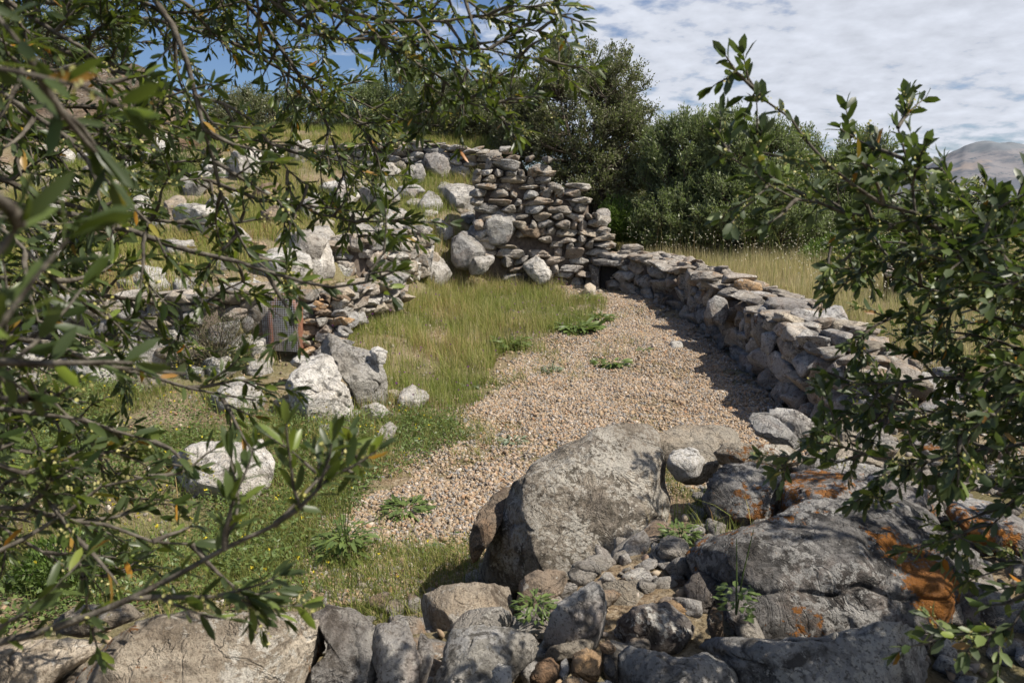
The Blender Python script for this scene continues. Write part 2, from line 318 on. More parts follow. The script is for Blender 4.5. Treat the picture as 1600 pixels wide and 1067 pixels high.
def G(px, py):
    t = np.concatenate([np.arange(0.8, 30, 0.01), np.arange(30, 120, 0.25)]); q = P(np.full(t.shape, px), np.full(t.shape, py), t)
    below = q[:, 2] < H(q[:, 0], q[:, 1]); k = int(np.argmax(below)) if below.any() else len(t) - 1
    return q[k], t[k]
def axis(lo, hi, step, far, g=1.09):
    a = list(np.arange(lo, hi, step)); s = step
    while a[-1] < far: s *= g; a.append(a[-1] + s)
    s = step; b = [lo]
    while b[-1] > -far: s *= g; b.append(b[-1] - s)
    return np.array(b[:0:-1] + a)
gx = axis(-6, 6, 0.06, 6000); gy = axis(0, 17, 0.06, 6000)
X, Y = np.meshgrid(gx, gy); Z = H(X, Y)
V = np.stack([X, Y, Z], -1).reshape(-1, 3); nx, ny = len(gx), len(gy)
ii = (np.arange(ny - 1)[:, None] * nx + np.arange(nx - 1)[None]).ravel()
ground = link('ground', mesh('ground', V, np.stack([ii, ii + 1, ii + nx + 1, ii + nx], 1)), M['ground']); tag(ground, kind='structure')
def mountain():
    a = np.linspace(rad(20), rad(48), 260); r = np.linspace(1900, 4200, 110)
    A_, R_ = np.meshgrid(a, r); x = R_ * np.sin(A_); y = R_ * np.cos(A_)
    px = np.tan(A_) * FPX / math.cos(PITCH)      # rough bearing in picture units
    top = np.interp(px, [440, 560, 620, 650, 680, 700, 740, 780, 800, 860, 950, 1100], [-10, 25, 75, 105, 132, 147, 157, 151, 146, 125, 90, 20])
    prof = np.exp(-((R_ - 2700) / 520.0) ** 2)
    p = np.stack([x / 260, y / 260, x * 0], -1)
    z = -35 + (top + 35) * prof * (1 + 0.05 * fbm(p, 5, 5)) + 9 * fbm(p * 3, 8, 4) * prof
    V = np.stack([x, y, z], -1).reshape(-1, 3); n = 260; i = (np.arange(109)[:, None] * n + np.arange(n - 1)[None]).ravel()
    tag(link('hills', mesh('hills', V, np.stack([i, i + n, i + n + 1, i + 1], 1)), M['mountain']), kind='structure')
mountain()
# ------------------------------------------------------------------ boulders and loose stones
def superq(d, n):
    return d / (np.sum(np.abs(d) ** n, 1) ** (1 / n))[:, None]
def nvec(rng, v, j): v = np.array(v, float) + rng.normal(0, j, 3); return v / np.linalg.norm(v)
ROCKS = []
def rock(label, poly, mat='grey', D=None, ridge=0.45, top=(0.1, -0.25, 1), front=(0, -1, 0.45), thick=0.55, sub=5, seed=None, amp=1.0, cat='rock', name='rock', group=None, strata=0, sink=0.015, parent=None, sides=True, cuts=15, crack=1.0):
    poly = np.array(poly, float); seed = seed if seed is not None else len(ROCKS) * 7 + 3; rng = np.random.default_rng(seed)
    x0, y0 = poly[:, 0], poly[:, 1]; x1, y1 = np.roll(x0, -1), np.roll(y0, -1); cr = x0 * y1 - x1 * y0; A = cr.sum() / 2
    cx, cy = ((x0 + x1) * cr).sum() / (6 * A), ((y0 + y1) * cr).sum() / (6 * A)
    # outline as a radius per angle
    th = np.linspace(-math.pi, math.pi, 361); Rr = np.zeros(361)
    for i in range(len(poly)):
        ax, ay = x0[i] - cx, y0[i] - cy; bx, by = x1[i] - ax - cx, y1[i] - ay - cy
        dx, dy = np.cos(th), np.sin(th); den = dx * by - dy * bx; den = np.where(abs(den) < 1e-9, 1e-9, den)
        s = (ax * by - ay * bx) / den; u = (ax * dy - ay * dx) / den
        Rr = np.where((u >= -1e-6) & (u <= 1 + 1e-6) & (s > 0), np.maximum(Rr, s), Rr)
    k = np.array([1, 2, 1.]); k /= k.sum(); Rr = np.convolve(np.r_[Rr[-2:-1], Rr, Rr[1:2]], k, 'valid')
    yb = y0.max(); ytop = y0.min()
    if D is None: D = G(cx, yb - 0.06 * (yb - ytop))[1]
    W = (x0.max() - x0.min()) * D / FPX; Hh = (yb - ytop) * D / FPX; size = math.sqrt(W * Hh)
    d, Fc = ico(sub); rr = np.sqrt(d[:, 0] ** 2 + d[:, 1] ** 2); q = np.clip(2 / math.pi * np.arcsin(np.clip(rr, 0, 1)), 0, 1)
    ang = np.arctan2(-d[:, 1], d[:, 0]); R_ = np.interp(ang, th, Rr)
    # wobble the outline a little so it is not a straight-edged polygon
    pu, pv = cx + q * R_ * np.cos(ang), cy + q * R_ * np.sin(ang)
    rv = ray(pu, pv)
    Pb = P(cx, yb, D); planes = [(Pb, nvec(rng, front, 0.08))]
    yr = yb + (ytop - yb) * (1 - ridge)
    def tof(pl, px, py):
        r_ = ray(px, py); return float(np.dot(pl[1], pl[0] - C3) / np.dot(r_, pl[1]))
    Pr = P(cx, yr, tof(planes[0], cx, yr)); planes.append((Pr, nvec(rng, top, 0.10)))
    if sides:
        sx = (x0.max() - x0.min())
        for sg in (-1, 1):
            xs = cx + sg * sx * rng.uniform(0.22, 0.36); ys = cy + rng.uniform(-0.1, 0.2) * (yb - ytop)
            t_ = max(tof(p_, xs, ys) for p_ in planes); planes.append((P(xs, ys, t_), nvec(rng, (sg * 1.0, -0.7, rng.uniform(-0.1, 0.5)), 0.1)))
    ts = []
    for P0, n in planes:
        den = rv @ n; den = np.where(den > -0.08, -0.08, den); ts.append(np.dot(n, P0 - C3) / den)
    ts = np.array(ts); kk = 0.018 * size; mx_ = ts.max(0); t = mx_ + kk * np.log(np.exp((ts - mx_) / kk).sum(0))
    t = D + np.clip(t - D, -0.5 * size, None); t = D + np.where(t - D > size, size + 0.3 * (t - D - size), t - D)
    rim = 0.14 * size; tf = t + rim * (1 - np.sqrt(np.clip(1 - q ** 5, 0, 1))); tb = t + rim + thick * max(size, 0.05) * np.sqrt(np.clip(1 - q * q, 0, 1)) * 1.2
    tt = np.where(d[:, 2] >= 0, tf, tb)
    V = C3 + rv * tt[:, None]; cen = V.mean(0)
    a = size * amp; L = V - cen; nd = L / (np.linalg.norm(L, axis=1)[:, None] + 1e-9)
    s_ = 1 / size
    off = 0.030 * fbm(V * s_ * 2.5 + seed, seed, 3) + 0.022 * (0.6 - np.abs(vnoise(V * s_ * np.array([5, 5, 9]) + seed, seed + 5)) * 2) + 0.010 * fbm(V * s_ * 18, seed + 9, 3)
    crk = np.abs(vnoise(V * s_ * np.array([1.6, 1.6, 2.6]) + seed * 1.3, seed + 12) + 0.15 * vnoise(V * s_ * 9, seed + 13)); off = off - 0.05 * crack * np.exp(-(crk / 0.035) ** 2)
    if strata: off = off + strata * (np.abs(vnoise(V * s_ * np.array([1.0, 1.0, 9]) + seed, seed + 2)) - 0.3)
    V = V + nd * (a * off)[:, None]
    V = V + a * 0.014 * np.stack([vnoise(V * s_ * 9 + i * 9.7, seed + i) for i in range(3)], 1)
    V = V - cen
    mxz = V[:, 2].max(); mnz = V[:, 2].min(); zr = (V[:, 2] - mnz) / (mxz - mnz + 1e-9)
    for _ in range(int(cuts)):
        n_ = rng.normal(0, 1, 3); n_[1] = -abs(n_[1]); n_ /= np.linalg.norm(n_); pr = V @ n_; of = pr.max() * rng.uniform(0.76, 0.95); V = V - (np.maximum(0, pr - of) * 0.85)[:, None] * n_
    V = V + nd * (a * 0.010 * fbm((V + cen) * s_ * 9, seed + 31, 4))[:, None]
    V[:, 2] -= 0.16 * size * sstep(0.35, 0.0, zr)
    o = link(name, mesh(name, V, Fc), M[mat], parent, (cen[0], cen[1], cen[2] - sink)); ROCKS.append(o)
    if parent is None: tag(o, label, cat, group)
    elif label: o['label'] = label
    return o
FG = 'loose stones of the foreground wall'
rock('huge pale boulder with a shadowed hollow at the bottom left of the foreground wall', [(60,1080),(100,1035),(150,1000),(215,970),(290,952),(380,943),(440,945),(490,960),(515,985),(520,1005),(500,1030),(478,1052),(462,1085),(400,1130),(200,1140),(60,1120)], 'pale', D=1.75, ridge=0.62, top=(0.15,-0.75,1), front=(0.35,-1,-0.75), thick=0.7, sub=7, strata=0.05, amp=1.2)
rock('low pale layered stone at the bottom left corner, left of the huge pale boulder', [(-60,1110),(-50,1030),(0,1008),(60,990),(120,985),(165,995),(140,1022),(95,1050),(60,1110)], 'pale', D=1.8, ridge=0.4, strata=0.06)
rock('small pale flat stone in leaf shade behind the huge pale boulder', [(60,962),(130,937),(210,935),(225,955),(150,985),(70,990)], 'tan', D=2.25)
rock('blue-grey pointed boulder right of the huge pale boulder at the bottom edge', [(455,1110),(470,1050),(510,1008),(515,970),(478,946),(520,935),(545,937),(575,955),(602,990),(606,1040),(598,1110)], 'greylich', D=1.85, ridge=0.5, top=(0.3,-0.5,1), sub=6)
rock('ridged grey boulder with black marks between the pointed grey boulder and the white boulder', [(580,1110),(588,1050),(572,990),(590,962),(635,955),(645,985),(661,1020),(655,1060),(640,1110)], 'grey', D=1.8, ridge=0.4)
rock('thin upright grey stone wedged left of the white boulder', [(655,978),(672,990),(681,1012),(668,1060),(655,1080),(648,1020)], 'grey', D=1.85, sub=4)
rock('white weathered boulder at the bottom centre of the foreground wall', [(655,1110),(680,1030),(698,967),(728,972),(760,968),(795,970),(830,982),(843,1000),(838,1022),(822,1035),(800,1060),(790,1110)], 'white', D=1.8, ridge=0.55, top=(0.3,-0.5,1), sub=6)
rock('flat tan slab lying behind the white boulder', [(640,945),(655,920),(690,908),(740,903),(780,904),(806,903),(806,935),(800,970),(760,985),(700,990),(660,980)], 'tan', D=2.3, ridge=0.75, top=(0,-0.7,1), front=(0,-1,0.5), sub=6, amp=0.6)
rock('brown blocky stone standing against the speckled boulder', [(806,945),(808,900),(835,883),(885,883),(891,905),(870,930),(845,960),(815,965)], 'brown', D=2.35, ridge=0.3)
rock('pointed light grey stone leaning in front of the speckled boulder', [(843,995),(860,950),(880,925),(928,898),(940,910),(955,940),(953,962),(938,990),(920,1004),(895,1000),(865,1003)], 'grey', D=2.05, ridge=0.6, top=(0.3,-0.6,1))
rock('flat tan wedge stone under the pointed light grey stone', [(840,1018),(858,1000),(900,990),(925,990),(934,1005),(905,1018),(860,1028)], 'tan', D=2.0, sub=4)
rock('small rounded brown stone right of the white boulder', [(826,1048),(840,1025),(862,1017),(878,1030),(873,1055),(852,1070),(828,1066)], 'brown', D=1.9, sub=4)
rock('rounded cream and orange stone in the middle of the bottom pebbles', [(889,1038),(893,1012),(915,1001),(940,1015),(946,1045),(925,1062),(900,1055)], 'orange', D=1.9, sub=5, amp=0.7)
rock('tiny slim blue-grey stone left of the cream and orange stone', [(873,1050),(876,1025),(886,1018),(890,1035),(885,1060)], 'grey', D=1.92, sub=4)
rock('tiny brown stone above and right of the cream and orange stone', [(935,998),(950,990),(964,1003),(958,1017),(940,1012)], 'brown', D=1.95, sub=4)
rock('narrow dark stone between the cream and orange stone and the dark grey block', [(943,1012),(957,1010),(967,1050),(955,1058),(944,1040)], 'dark', D=1.9, sub=4)
rock('ochre stone cut by the bottom edge below the cream and orange stone', [(862,1100),(866,1062),(895,1044),(920,1058),(925,1100)], 'orange', D=1.82, sub=4)
rock('reddish-brown stone cut by the bottom edge below the small rounded brown stone', [(780,1100),(790,1060),(830,1058),(868,1066),(872,1100)], 'orange', D=1.8, sub=4)
rock('smooth grey stone cut by the bottom edge left of the dark grey block', [(924,1100),(928,1060),(950,1052),(968,1065),(972,1100)], 'grey', D=1.83, sub=4)
rock('slim upright grey stone overlapping the right side of the white boulder', [(766,1085),(768,1040),(778,1026),(798,1032),(802,1060),(792,1090)], 'grey', D=1.72, sub=4)
rock('broad brown-grey stone half hidden behind the dark rounded stone', [(930,925),(940,905),(965,898),(1010,899),(1028,920),(1030,945),(980,965),(945,960)], 'tan', D=2.4, ridge=0.7)
rock('dark rounded boulder in front of the broad brown-grey stone', [(955,990),(962,958),(990,940),(1040,932),(1075,955),(1092,978),(1085,1003),(1060,1014),(1015,1016),(975,1004)], 'dark', D=2.15, ridge=0.5, amp=0.6)
rock('dark grey block with pale scratches at the bottom edge', [(960,1110),(960,1012),(975,998),(1012,1006),(1060,1018),(1110,1006),(1150,1040),(1170,1110)], 'greylich', D=1.85, ridge=0.35, sub=6)
rock('long grey-white lichened boulder at the bottom right of the foreground wall', [(1060,1000),(1090,983),(1145,985),(1200,987),(1290,985),(1330,975),(1375,965),(1405,967),(1440,988),(1478,1023),(1506,1060),(1512,1120),(1180,1120),(1150,1045),(1120,1015)], 'greylich', D=1.85, ridge=0.5, top=(0,-0.5,1), front=(0.1,-1,0.35), sub=6, thick=0.6)
rock('massive dark boulder in shade with orange lichen running down its right side', [(1068,890),(1075,860),(1090,838),(1135,828),(1180,815),(1235,785),(1300,775),(1400,770),(1450,790),(1490,825),(1530,870),(1555,930),(1572,1000),(1580,1100),(1200,1120),(1110,1040),(1060,950)], 'orangeboulder', D=2.15, ridge=0.3, top=(0.15,-0.6,1), front=(-0.1,-1,0.6), sub=7, thick=0.5, amp=0.8, crack=0.5, cuts=3)
rock('grey lichened rock with orange patches on its upper edge behind the massive dark boulder', [(1095,770),(1110,738),(1137,716),(1180,716),(1228,728),(1240,770),(1230,810),(1170,840),(1110,830)], 'orangelich', D=2.9, ridge=0.45, sub=6)
rock('wide humped rock streaked with orange lichen at the top of the massive dark boulder', [(1215,740),(1240,726),(1280,722),(1330,731),(1400,745),(1450,762),(1500,795),(1500,840),(1400,850),(1250,850),(1215,800)], 'orangelich', D=2.75, ridge=0.55, sub=6)
rock('pale-edged slab leaning on the right end of the massive dark boulder', [(1500,850),(1530,862),(1550,890),(1570,950),(1580,1020),(1590,1110),(1545,1120),(1525,1000)], 'greylich', D=2.3, ridge=0.3)
rock('lichened grey slab in the leaf shade right of the humped rock', [(1470,790),(1500,770),(1545,775),(1600,800),(1640,860),(1600,880),(1540,860)], 'orangelich', D=2.7, ridge=0.5)
rock('shaded grey stone at the right edge beside the pale-edged slab', [(1570,940),(1600,900),(1660,900),(1680,1000),(1600,1020)], 'dark', D=2.5)
rock('dark block filling the gap left of the massive dark boulder', [(1068,905),(1095,885),(1160,882),(1168,925),(1155,960),(1100,965),(1072,940)], 'dark', D=2.35)
rock('orange-brown stone beside the dark block and the dark rounded boulder', [(1035,935),(1060,925),(1092,930),(1098,950),(1070,962),(1040,955)], 'orange', D=2.35, sub=4)
rock('small upright brown stone below the dark block', [(1102,960),(1115,938),(1130,945),(1133,990),(1115,1000)], 'brown', D=2.1, sub=4)
rock('small mossy grey stone between the dark block and the massive dark boulder', [(1135,940),(1155,925),(1180,935),(1185,965),(1160,980),(1138,970)], 'dark', D=2.2, sub=4)
rock('small dark brown stone under the ochre flat stone', [(1022,912),(1050,895),(1082,900),(1080,928),(1045,935)], 'brown', D=2.5, sub=4)
rock('flat ochre stone lying on the edge of the speckled boulder', [(998,862),(1020,853),(1060,852),(1082,858),(1082,868),(1040,873),(1010,871)], 'orange', D=2.75, sub=4, ridge=0.6)
rock('small grey stone directly under the flat ochre stone', [(1008,888),(1025,872),(1060,870),(1088,880),(1082,897),(1040,900),(1013,898)], 'grey', D=2.7, sub=4)
rock('big speckled brown-grey boulder with a rounded back on the gravel', [(738,885),(752,860),(770,820),(790,780),(805,745),(825,720),(865,700),(905,684),(930,665),(975,657),(1005,657),(1030,670),(1037,690),(1040,740),(1047,800),(1048,840),(1035,870),(1010,892),(960,905),(870,912),(800,905),(755,900)], 'big', D=3.05, ridge=0.62, top=(0.25,-0.85,1), front=(-0.15,-1,0.75), thick=0.6, sub=7, amp=0.75, crack=0.5, cuts=5, name='boulder', cat='boulder')
rock('thin dark slab leaning on the left side of the speckled boulder', [(726,850),(745,800),(772,765),(800,752),(795,790),(770,835),(748,878),(733,880)], 'brown', D=3.25, ridge=0.5)
rock('flat pale tan rock sunk in the gravel behind the speckled boulder', [(1020,675),(1060,657),(1130,660),(1165,672),(1172,695),(1130,712),(1120,735),(1070,745),(1038,715)], 'tan', D=3.6, ridge=0.85, top=(0,-0.3,1), sub=6, amp=0.6)
rock('small pale stone at the right shoulder of the speckled boulder', [(1038,725),(1050,698),(1085,692),(1105,712),(1095,738),(1055,742)], 'white', D=3.4, sub=4)
rock('long flat pale slab with orange lichen along its front edge', [(1112,702),(1128,686),(1165,687),(1230,690),(1264,705),(1272,720),(1230,728),(1190,722),(1125,724)], 'pale', D=3.5, ridge=0.6, top=(0,-0.35,1), amp=0.7)
rock('dark leaning slab stone at the near end of the long wall, nearest the gravel', [(1165,648),(1175,638),(1200,640),(1230,660),(1252,685),(1248,700),(1215,694),(1180,676)], 'grey', D=4.1, ridge=0.5)
rock('lichened grey block behind the dark leaning slab stone', [(1190,640),(1215,630),(1245,635),(1268,650),(1300,660),(1300,675),(1275,692),(1252,694),(1230,668)], 'greylich', D=4.3, ridge=0.5)
rock('pinkish pyramid-shaped stone on the near end of the long wall', [(1292,690),(1305,665),(1325,655),(1355,665),(1382,685),(1375,698),(1300,698)], 'tan', D=4.1, ridge=0.25)
rock('broad pale slab under the pinkish pyramid-shaped stone', [(1260,698),(1300,685),(1360,690),(1410,700),(1442,720),(1420,734),(1380,728),(1330,718),(1278,712)], 'tan', D=3.7, ridge=0.6)
rock('dark flat slab under the broad pale slab', [(1222,728),(1262,710),(1330,716),(1390,728),(1444,738),(1444,756),(1380,752),(1300,746),(1238,746)], 'greylich', D=3.4, ridge=0.5)
rock('dark stone with a bright orange lichen cap among the right-hand leaves', [(1402,700),(1440,672),(1495,665),(1530,685),(1530,715),(1480,730),(1430,724)], 'orangelich', D=3.8, ridge=0.4)
rock('small brown stone behind the pinkish pyramid-shaped stone', [(1288,660),(1305,645),(1335,645),(1345,660),(1320,672),(1298,672)], 'brown', D=4.5, sub=4)
rock('grey slab deep in the leaf shade at the right edge', [(1520,740),(1560,715),(1640,720),(1660,760),(1560,770)], 'grey', D=3.4)
rock('pale stone lying flat on the gravel near the foot of the long wall', [(1040,540),(1048,531),(1065,530),(1072,540),(1065,548),(1048,548)], 'white', sub=4)
# left lawn and slope
rock('long bright white slab slanting down beside the wire screened niche', [(494,548),(502,526),(515,517),(532,525),(552,538),(575,541),(592,548),(603,580),(608,628),(592,638),(562,632),(545,605),(528,582),(505,566)], 'white', D=6.2, ridge=0.88, top=(0.45,-0.42,1), front=(-0.9,-1,0.3), thick=0.3, sub=6, name='boulder', cat='boulder')
rock('small cracked white block at the top right corner of the long bright white slab', [(574,545),(590,538),(607,546),(602,562),(585,560)], 'white', D=6.5, sub=4)
rock('white boulder with a dark left face below the wire screened niche', [(445,600),(458,577),(478,556),(503,548),(520,556),(535,585),(550,615),(556,650),(535,664),(490,662),(455,640)], 'white', D=5.8, ridge=0.72, top=(0.35,-0.45,1), front=(-0.5,-1,0.4), thick=0.3, sub=6, name='boulder', cat='boulder')
rock('small white rock alone at the edge of the grass and gravel', [(607,644),(612,625),(630,604),(645,597),(665,608),(676,622),(660,634),(640,648),(620,650)], 'white', sub=5, ridge=0.5)
rock('little white rock half sunk in grass below the small white rock', [(581,695),(590,668),(610,655),(621,665),(614,685),(597,705)], 'white', sub=4)
rock('low whitish stone in grass left of the little half sunk rock', [(488,692),(500,680),(525,682),(532,700),(512,710),(492,706)], 'white', sub=4)
rock('large rough white boulder in the left lawn with a stepped top', [(262,712),(289,693),(330,687),(375,687),(409,682),(427,699),(433,718),(424,747),(396,782),(360,798),(319,812),(298,775),(272,745)], 'white', ridge=0.62, top=(0.15,-0.25,1), front=(0.1,-1,0.5), thick=0.4, sub=6, name='boulder', cat='boulder')
rock('pale rock behind the leafy branch left of the white boulder with a dark left face', [(322,620),(345,597),(375,590),(405,600),(418,625),(405,645),(380,660),(345,645)], 'white', ridge=0.6)
rock('big knobbly white rock face left of the dark round heath bush', [(150,520),(165,485),(190,465),(230,455),(270,460),(300,478),(325,520),(300,570),(275,605),(220,600),(180,575),(158,550)], 'white', ridge=0.35, sub=6, name='boulder', cat='boulder')
rock('low white rock at the far left edge of the lawn', [(-20,610),(0,595),(25,583),(58,580),(64,602),(40,620),(-10,630)], 'white')
rock('pale rock behind thick leaves at the left edge above the lawn', [(35,430),(48,385),(62,352),(85,350),(112,382),(105,430),(60,450)], 'white', ridge=0.3)
rock('long flat slab laid like a lintel over the niche', [(290,478),(330,455),(380,442),(440,435),(472,440),(474,452),(420,460),(370,468),(318,484)], 'tan', D=7.12, ridge=0.5, top=(0,-0.5,1), name='stone_slab', cat='slab')
rock('large whitish rock resting on the slab above the niche', [(388,432),(398,395),(430,383),(475,390),(494,412),(490,437),(440,440),(402,440)], 'white', D=7.9, ridge=0.4)
rock('rounded brown and white stone at the left foot of the niche', [(386,560),(400,545),(416,540),(430,556),(424,582),(404,580)], 'tan', D=7.0, sub=4)
rock('flat tilted brown stone above the rounded stone at the left foot of the niche', [(378,540),(400,525),(425,517),(424,530),(398,545),(384,550)], 'brown', D=7.1, sub=4)
rock('rough whitish block left of the terracotta arch, under the lintel slab', [(330,510),(335,480),(370,472),(410,466),(420,490),(412,512),(370,522)], 'grey', D=7.35, ridge=0.3)
rock('rounded white rock standing in the grass right of the niche', [(528,477),(540,462),(555,457),(568,465),(565,479),(548,488),(534,485)], 'white', sub=4)
rock('pair-thick tan block right of the terracotta arch', [(480,505),(486,486),(512,480),(524,490),(520,506),(495,512)], 'tan', D=7.5, sub=4)
rock('small pink-brown block above the tan block right of the terracotta arch', [(484,482),(490,466),(512,462),(520,474),(508,484)], 'orange', D=7.6, sub=4)
rock('flat white stone lying on litter below the tan block', [(522,516),(530,511),(546,518),(544,524),(528,522)], 'white', D=6.9, sub=3)
rock('small pale rock in front of the wire screen', [(450,565),(465,552),(482,552),(485,565),(470,575)], 'white', D=6.6, sub=4)
# slope between the terrace wall and the stepped wall
rock('pinkish white rock leaning at the right end of the low terrace wall', [(648,432),(651,405),(670,394),(687,398),(699,412),(710,428),(695,440),(665,442)], 'white', D=11.0, ridge=0.4, sub=5)
rock('rounded boulder with a bright white crest and a shaded green-grey face', [(700,400),(703,370),(720,361),(741,358),(752,372),(763,390),(752,405),(729,415),(710,412)], 'grey', D=11.4, ridge=0.35, top=(0.5,-0.3,1))
rock('low cracked white stone right below the white-crested boulder', [(722,415),(741,400),(773,396),(776,410),(755,424),(730,424)], 'white', D=11.3, sub=4)
rock('big pale grey boulder leaning on the left foot of the stepped wall', [(748,350),(767,327),(784,318),(802,318),(808,327),(810,355),(800,370),(784,378),(760,374),(750,362)], 'grey', D=11.65, ridge=0.4, top=(0.3,-0.5,1), front=(0.2,-1,0.5), sub=5, name='boulder', cat='boulder')
rock('tall whitish boulder on the slope left of the stepped wall', [(693,312),(695,291),(715,284),(743,290),(748,318),(741,338),(715,342),(700,335)], 'white', D=12.6, ridge=0.35)
rock('bluish grey boulder left of the tall whitish boulder', [(645,320),(650,309),(670,296),(687,304),(698,325),(688,342),(655,342)], 'grey', D=12.5, ridge=0.4)
rock('large dark slanting boulder below the upper wall', [(648,285),(653,262),(678,252),(708,248),(722,256),(710,280),(688,302),(665,303),(650,297)], 'dark', D=14.0, ridge=0.5, top=(-0.2,-0.6,1))
rock('flat pale capping slab on the low terrace wall', [(630,354),(661,348),(700,352),(712,356),(712,366),(690,370),(640,362)], 'tan', ridge=0.6, name='stone_slab', cat='slab')
rock('small brown boulder wedged behind the big pale grey boulder', [(728,362),(735,350),(750,350),(762,372),(758,385),(742,372)], 'tan', D=11.75, sub=4)
rock('triangular white stone at the left foot of the stepped wall', [(816,412),(838,396),(848,405),(863,424),(862,436),(840,438),(822,426)], 'white', D=11.6, sub=5, ridge=0.2, top=(-0.5,-0.4,1))
rock('dark flat capstone jutting over the black hollow of the stepped wall', [(806,352),(822,343),(848,348),(854,357),(840,366),(812,364)], 'brown', D=11.75, sub=4, ridge=0.6)
rock('rounded tan stone standing near the dark opening between the walls', [(909,458),(912,444),(921,440),(931,446),(932,460),(922,466)], 'tan', sub=4)
rock('rounded pale boulder behind the right shoulder of the stepped wall', [(928,345),(932,326),(943,320),(954,328),(955,342),(945,352)], 'grey', D=13.2, sub=4)
rock('whitish rock in the far left grass above the terrace', [(420,375),(440,362),(480,360),(505,372),(490,385),(440,386)], 'white', sub=4)
rock('pale rock in the terrace grass beside the low terrace wall', [(560,345),(590,330),(625,335),(632,350),(600,360),(570,358)], 'grey', sub=4)
rock('flat reddish ground rock at the front edge of the left terrace', [(230,430),(270,422),(330,420),(345,432),(300,442),(240,440)], 'tan', ridge=0.8)
rock('whitish weathered rock at the left end of the terrace edge', [(150,470),(160,448),(200,440),(240,446),(250,462),(200,478)], 'white', D=7.6)
rock('grey rock high in the grass below the layered outcrop', [(180,300),(205,285),(250,284),(270,298),(240,312),(195,312)], 'grey', sub=4)
rock('pale rock halfway up the left slope behind the descending branch', [(300,330),(330,318),(365,322),(372,338),(340,348),(308,344)], 'white', sub=4)
# small rocks that fill the lawn edge
def outcrop():
    o = empty('rock_outcrop', P(120, 235, 15.6), 'massive layered brown rock outcrop with ledges on the upper left slope', 'rock outcrop')
    led = [([(-160,262),(-150,150),(-60,120),(20,108),(90,112),(150,100),(210,104),(262,120),(296,150),(318,185),(326,215),(300,246),(200,256),(60,262)], 15.8, 0.16),
           ([(150,262),(160,215),(230,205),(300,212),(345,232),(330,256),(240,266)], 15.1, 0.12),
           ([(-20,262),(0,222),(60,208),(140,214),(170,240),(120,262)], 15.2, 0.12)]
    for pl, D_, st_ in led:
        r = rock(None, pl, 'ledge', D=D_, ridge=0.62, top=(0.05,-0.5,1), front=(0,-1,0.12), thick=0.7, sub=7 if len(pl) > 9 else 6, strata=st_, amp=0.55, name='ledge', parent=o, sides=True, cuts=14)
        r.location = Vector(r.location) - o.location
outcrop()

def rocky_bank(name, label, cat, polys, n, smin, smax, seed, mats, flat=0.6):
    rng = np.random.default_rng(seed); root = None; k = 0; tries = 0; used = []
    P0 = np.array(polys, float); lo, hi = P0.min(0), P0.max(0)
    while k < n and tries < 4000:
        tries += 1; px, py = rng.uniform(lo[0], hi[0]), rng.uniform(lo[1], hi[1])
        if not inpoly(np.array(px), np.array(py), polys): continue
        g, D = G(px, py); w_ = rng.uniform(smin, smax) if rng.random() < 0.5 else rng.uniform(smin, (smin + smax) / 2)
        W = w_ * FPX / D; Hh = W * rng.uniform(0.45, 0.45 + flat)
        if any(abs(px - u[0]) < 0.34 * (W + u[2]) and abs(py - u[1]) < 0.27 * (Hh + u[3]) for u in used): continue
        used.append((px, py, W, Hh)); m_ = rng.integers(6, 10); a = np.sort(rng.uniform(0, 2 * math.pi, m_)); a = np.linspace(0, 2 * math.pi, m_, endpoint=False) + rng.uniform(-0.3, 0.3, m_); sk_ = rng.uniform(-0.4, 0.4)
        rr = rng.uniform(0.75, 1.1, m_); pl = [(px + W / 2 * r_ * math.cos(t) + sk_ * Hh / 2 * math.sin(t), py - Hh / 2 + Hh / 2 * r_ * math.sin(t)) for t, r_ in zip(a, rr)]
        if root is None: root = empty(name, g, label, cat)
        r = rock(None, pl, rng.choice(mats), D=D, ridge=rng.uniform(0.15, 0.55), top=(rng.uniform(-0.2, 0.5), rng.uniform(-0.6, -0.2), 1), front=(rng.uniform(-0.6, 0.3), -1, rng.uniform(0, 0.6)), sub=4, thick=0.45, seed=seed * 100 + k, parent=root, amp=1.1)
        r.location = Vector(r.location) - root.location; k += 1
rocky_bank('rocky_bank', 'tumbled bank of grey and white boulders on the slope left of the stepped wall', 'rocks', [(470,440),(480,330),(560,270),(650,250),(760,280),(770,400),(690,440),(600,430)], 75, 0.3, 0.95, 31, ['grey', 'white', 'white', 'greylich', 'tan', 'grey'])
rocky_bank('rocky_bank', 'broken whitish outcrop of low rocks in front of the walls around the niche', 'rocks', [(0,600),(0,470),(150,440),(400,470),(420,560),(400,610),(250,620)], 46, 0.18, 0.7, 32, ['white', 'white', 'grey', 'tan', 'greylich'])
rocky_bank('rocky_bank', 'low outcrop of white broken rock joining the two leaning white boulders', 'rocks', [(430,660),(430,590),(480,560),(600,560),(640,650),(600,700),(500,700)], 18, 0.10, 0.38, 33, ['white', 'white', 'tan'])
rocky_bank('rocky_bank', 'scattered pale rocks and slabs showing through the grass of the upper left slope', 'rocks', [(-40,420),(-40,260),(200,250),(470,240),(470,330),(520,420),(300,430)], 60, 0.25, 1.0, 34, ['grey', 'white', 'tan', 'ledge', 'white'])

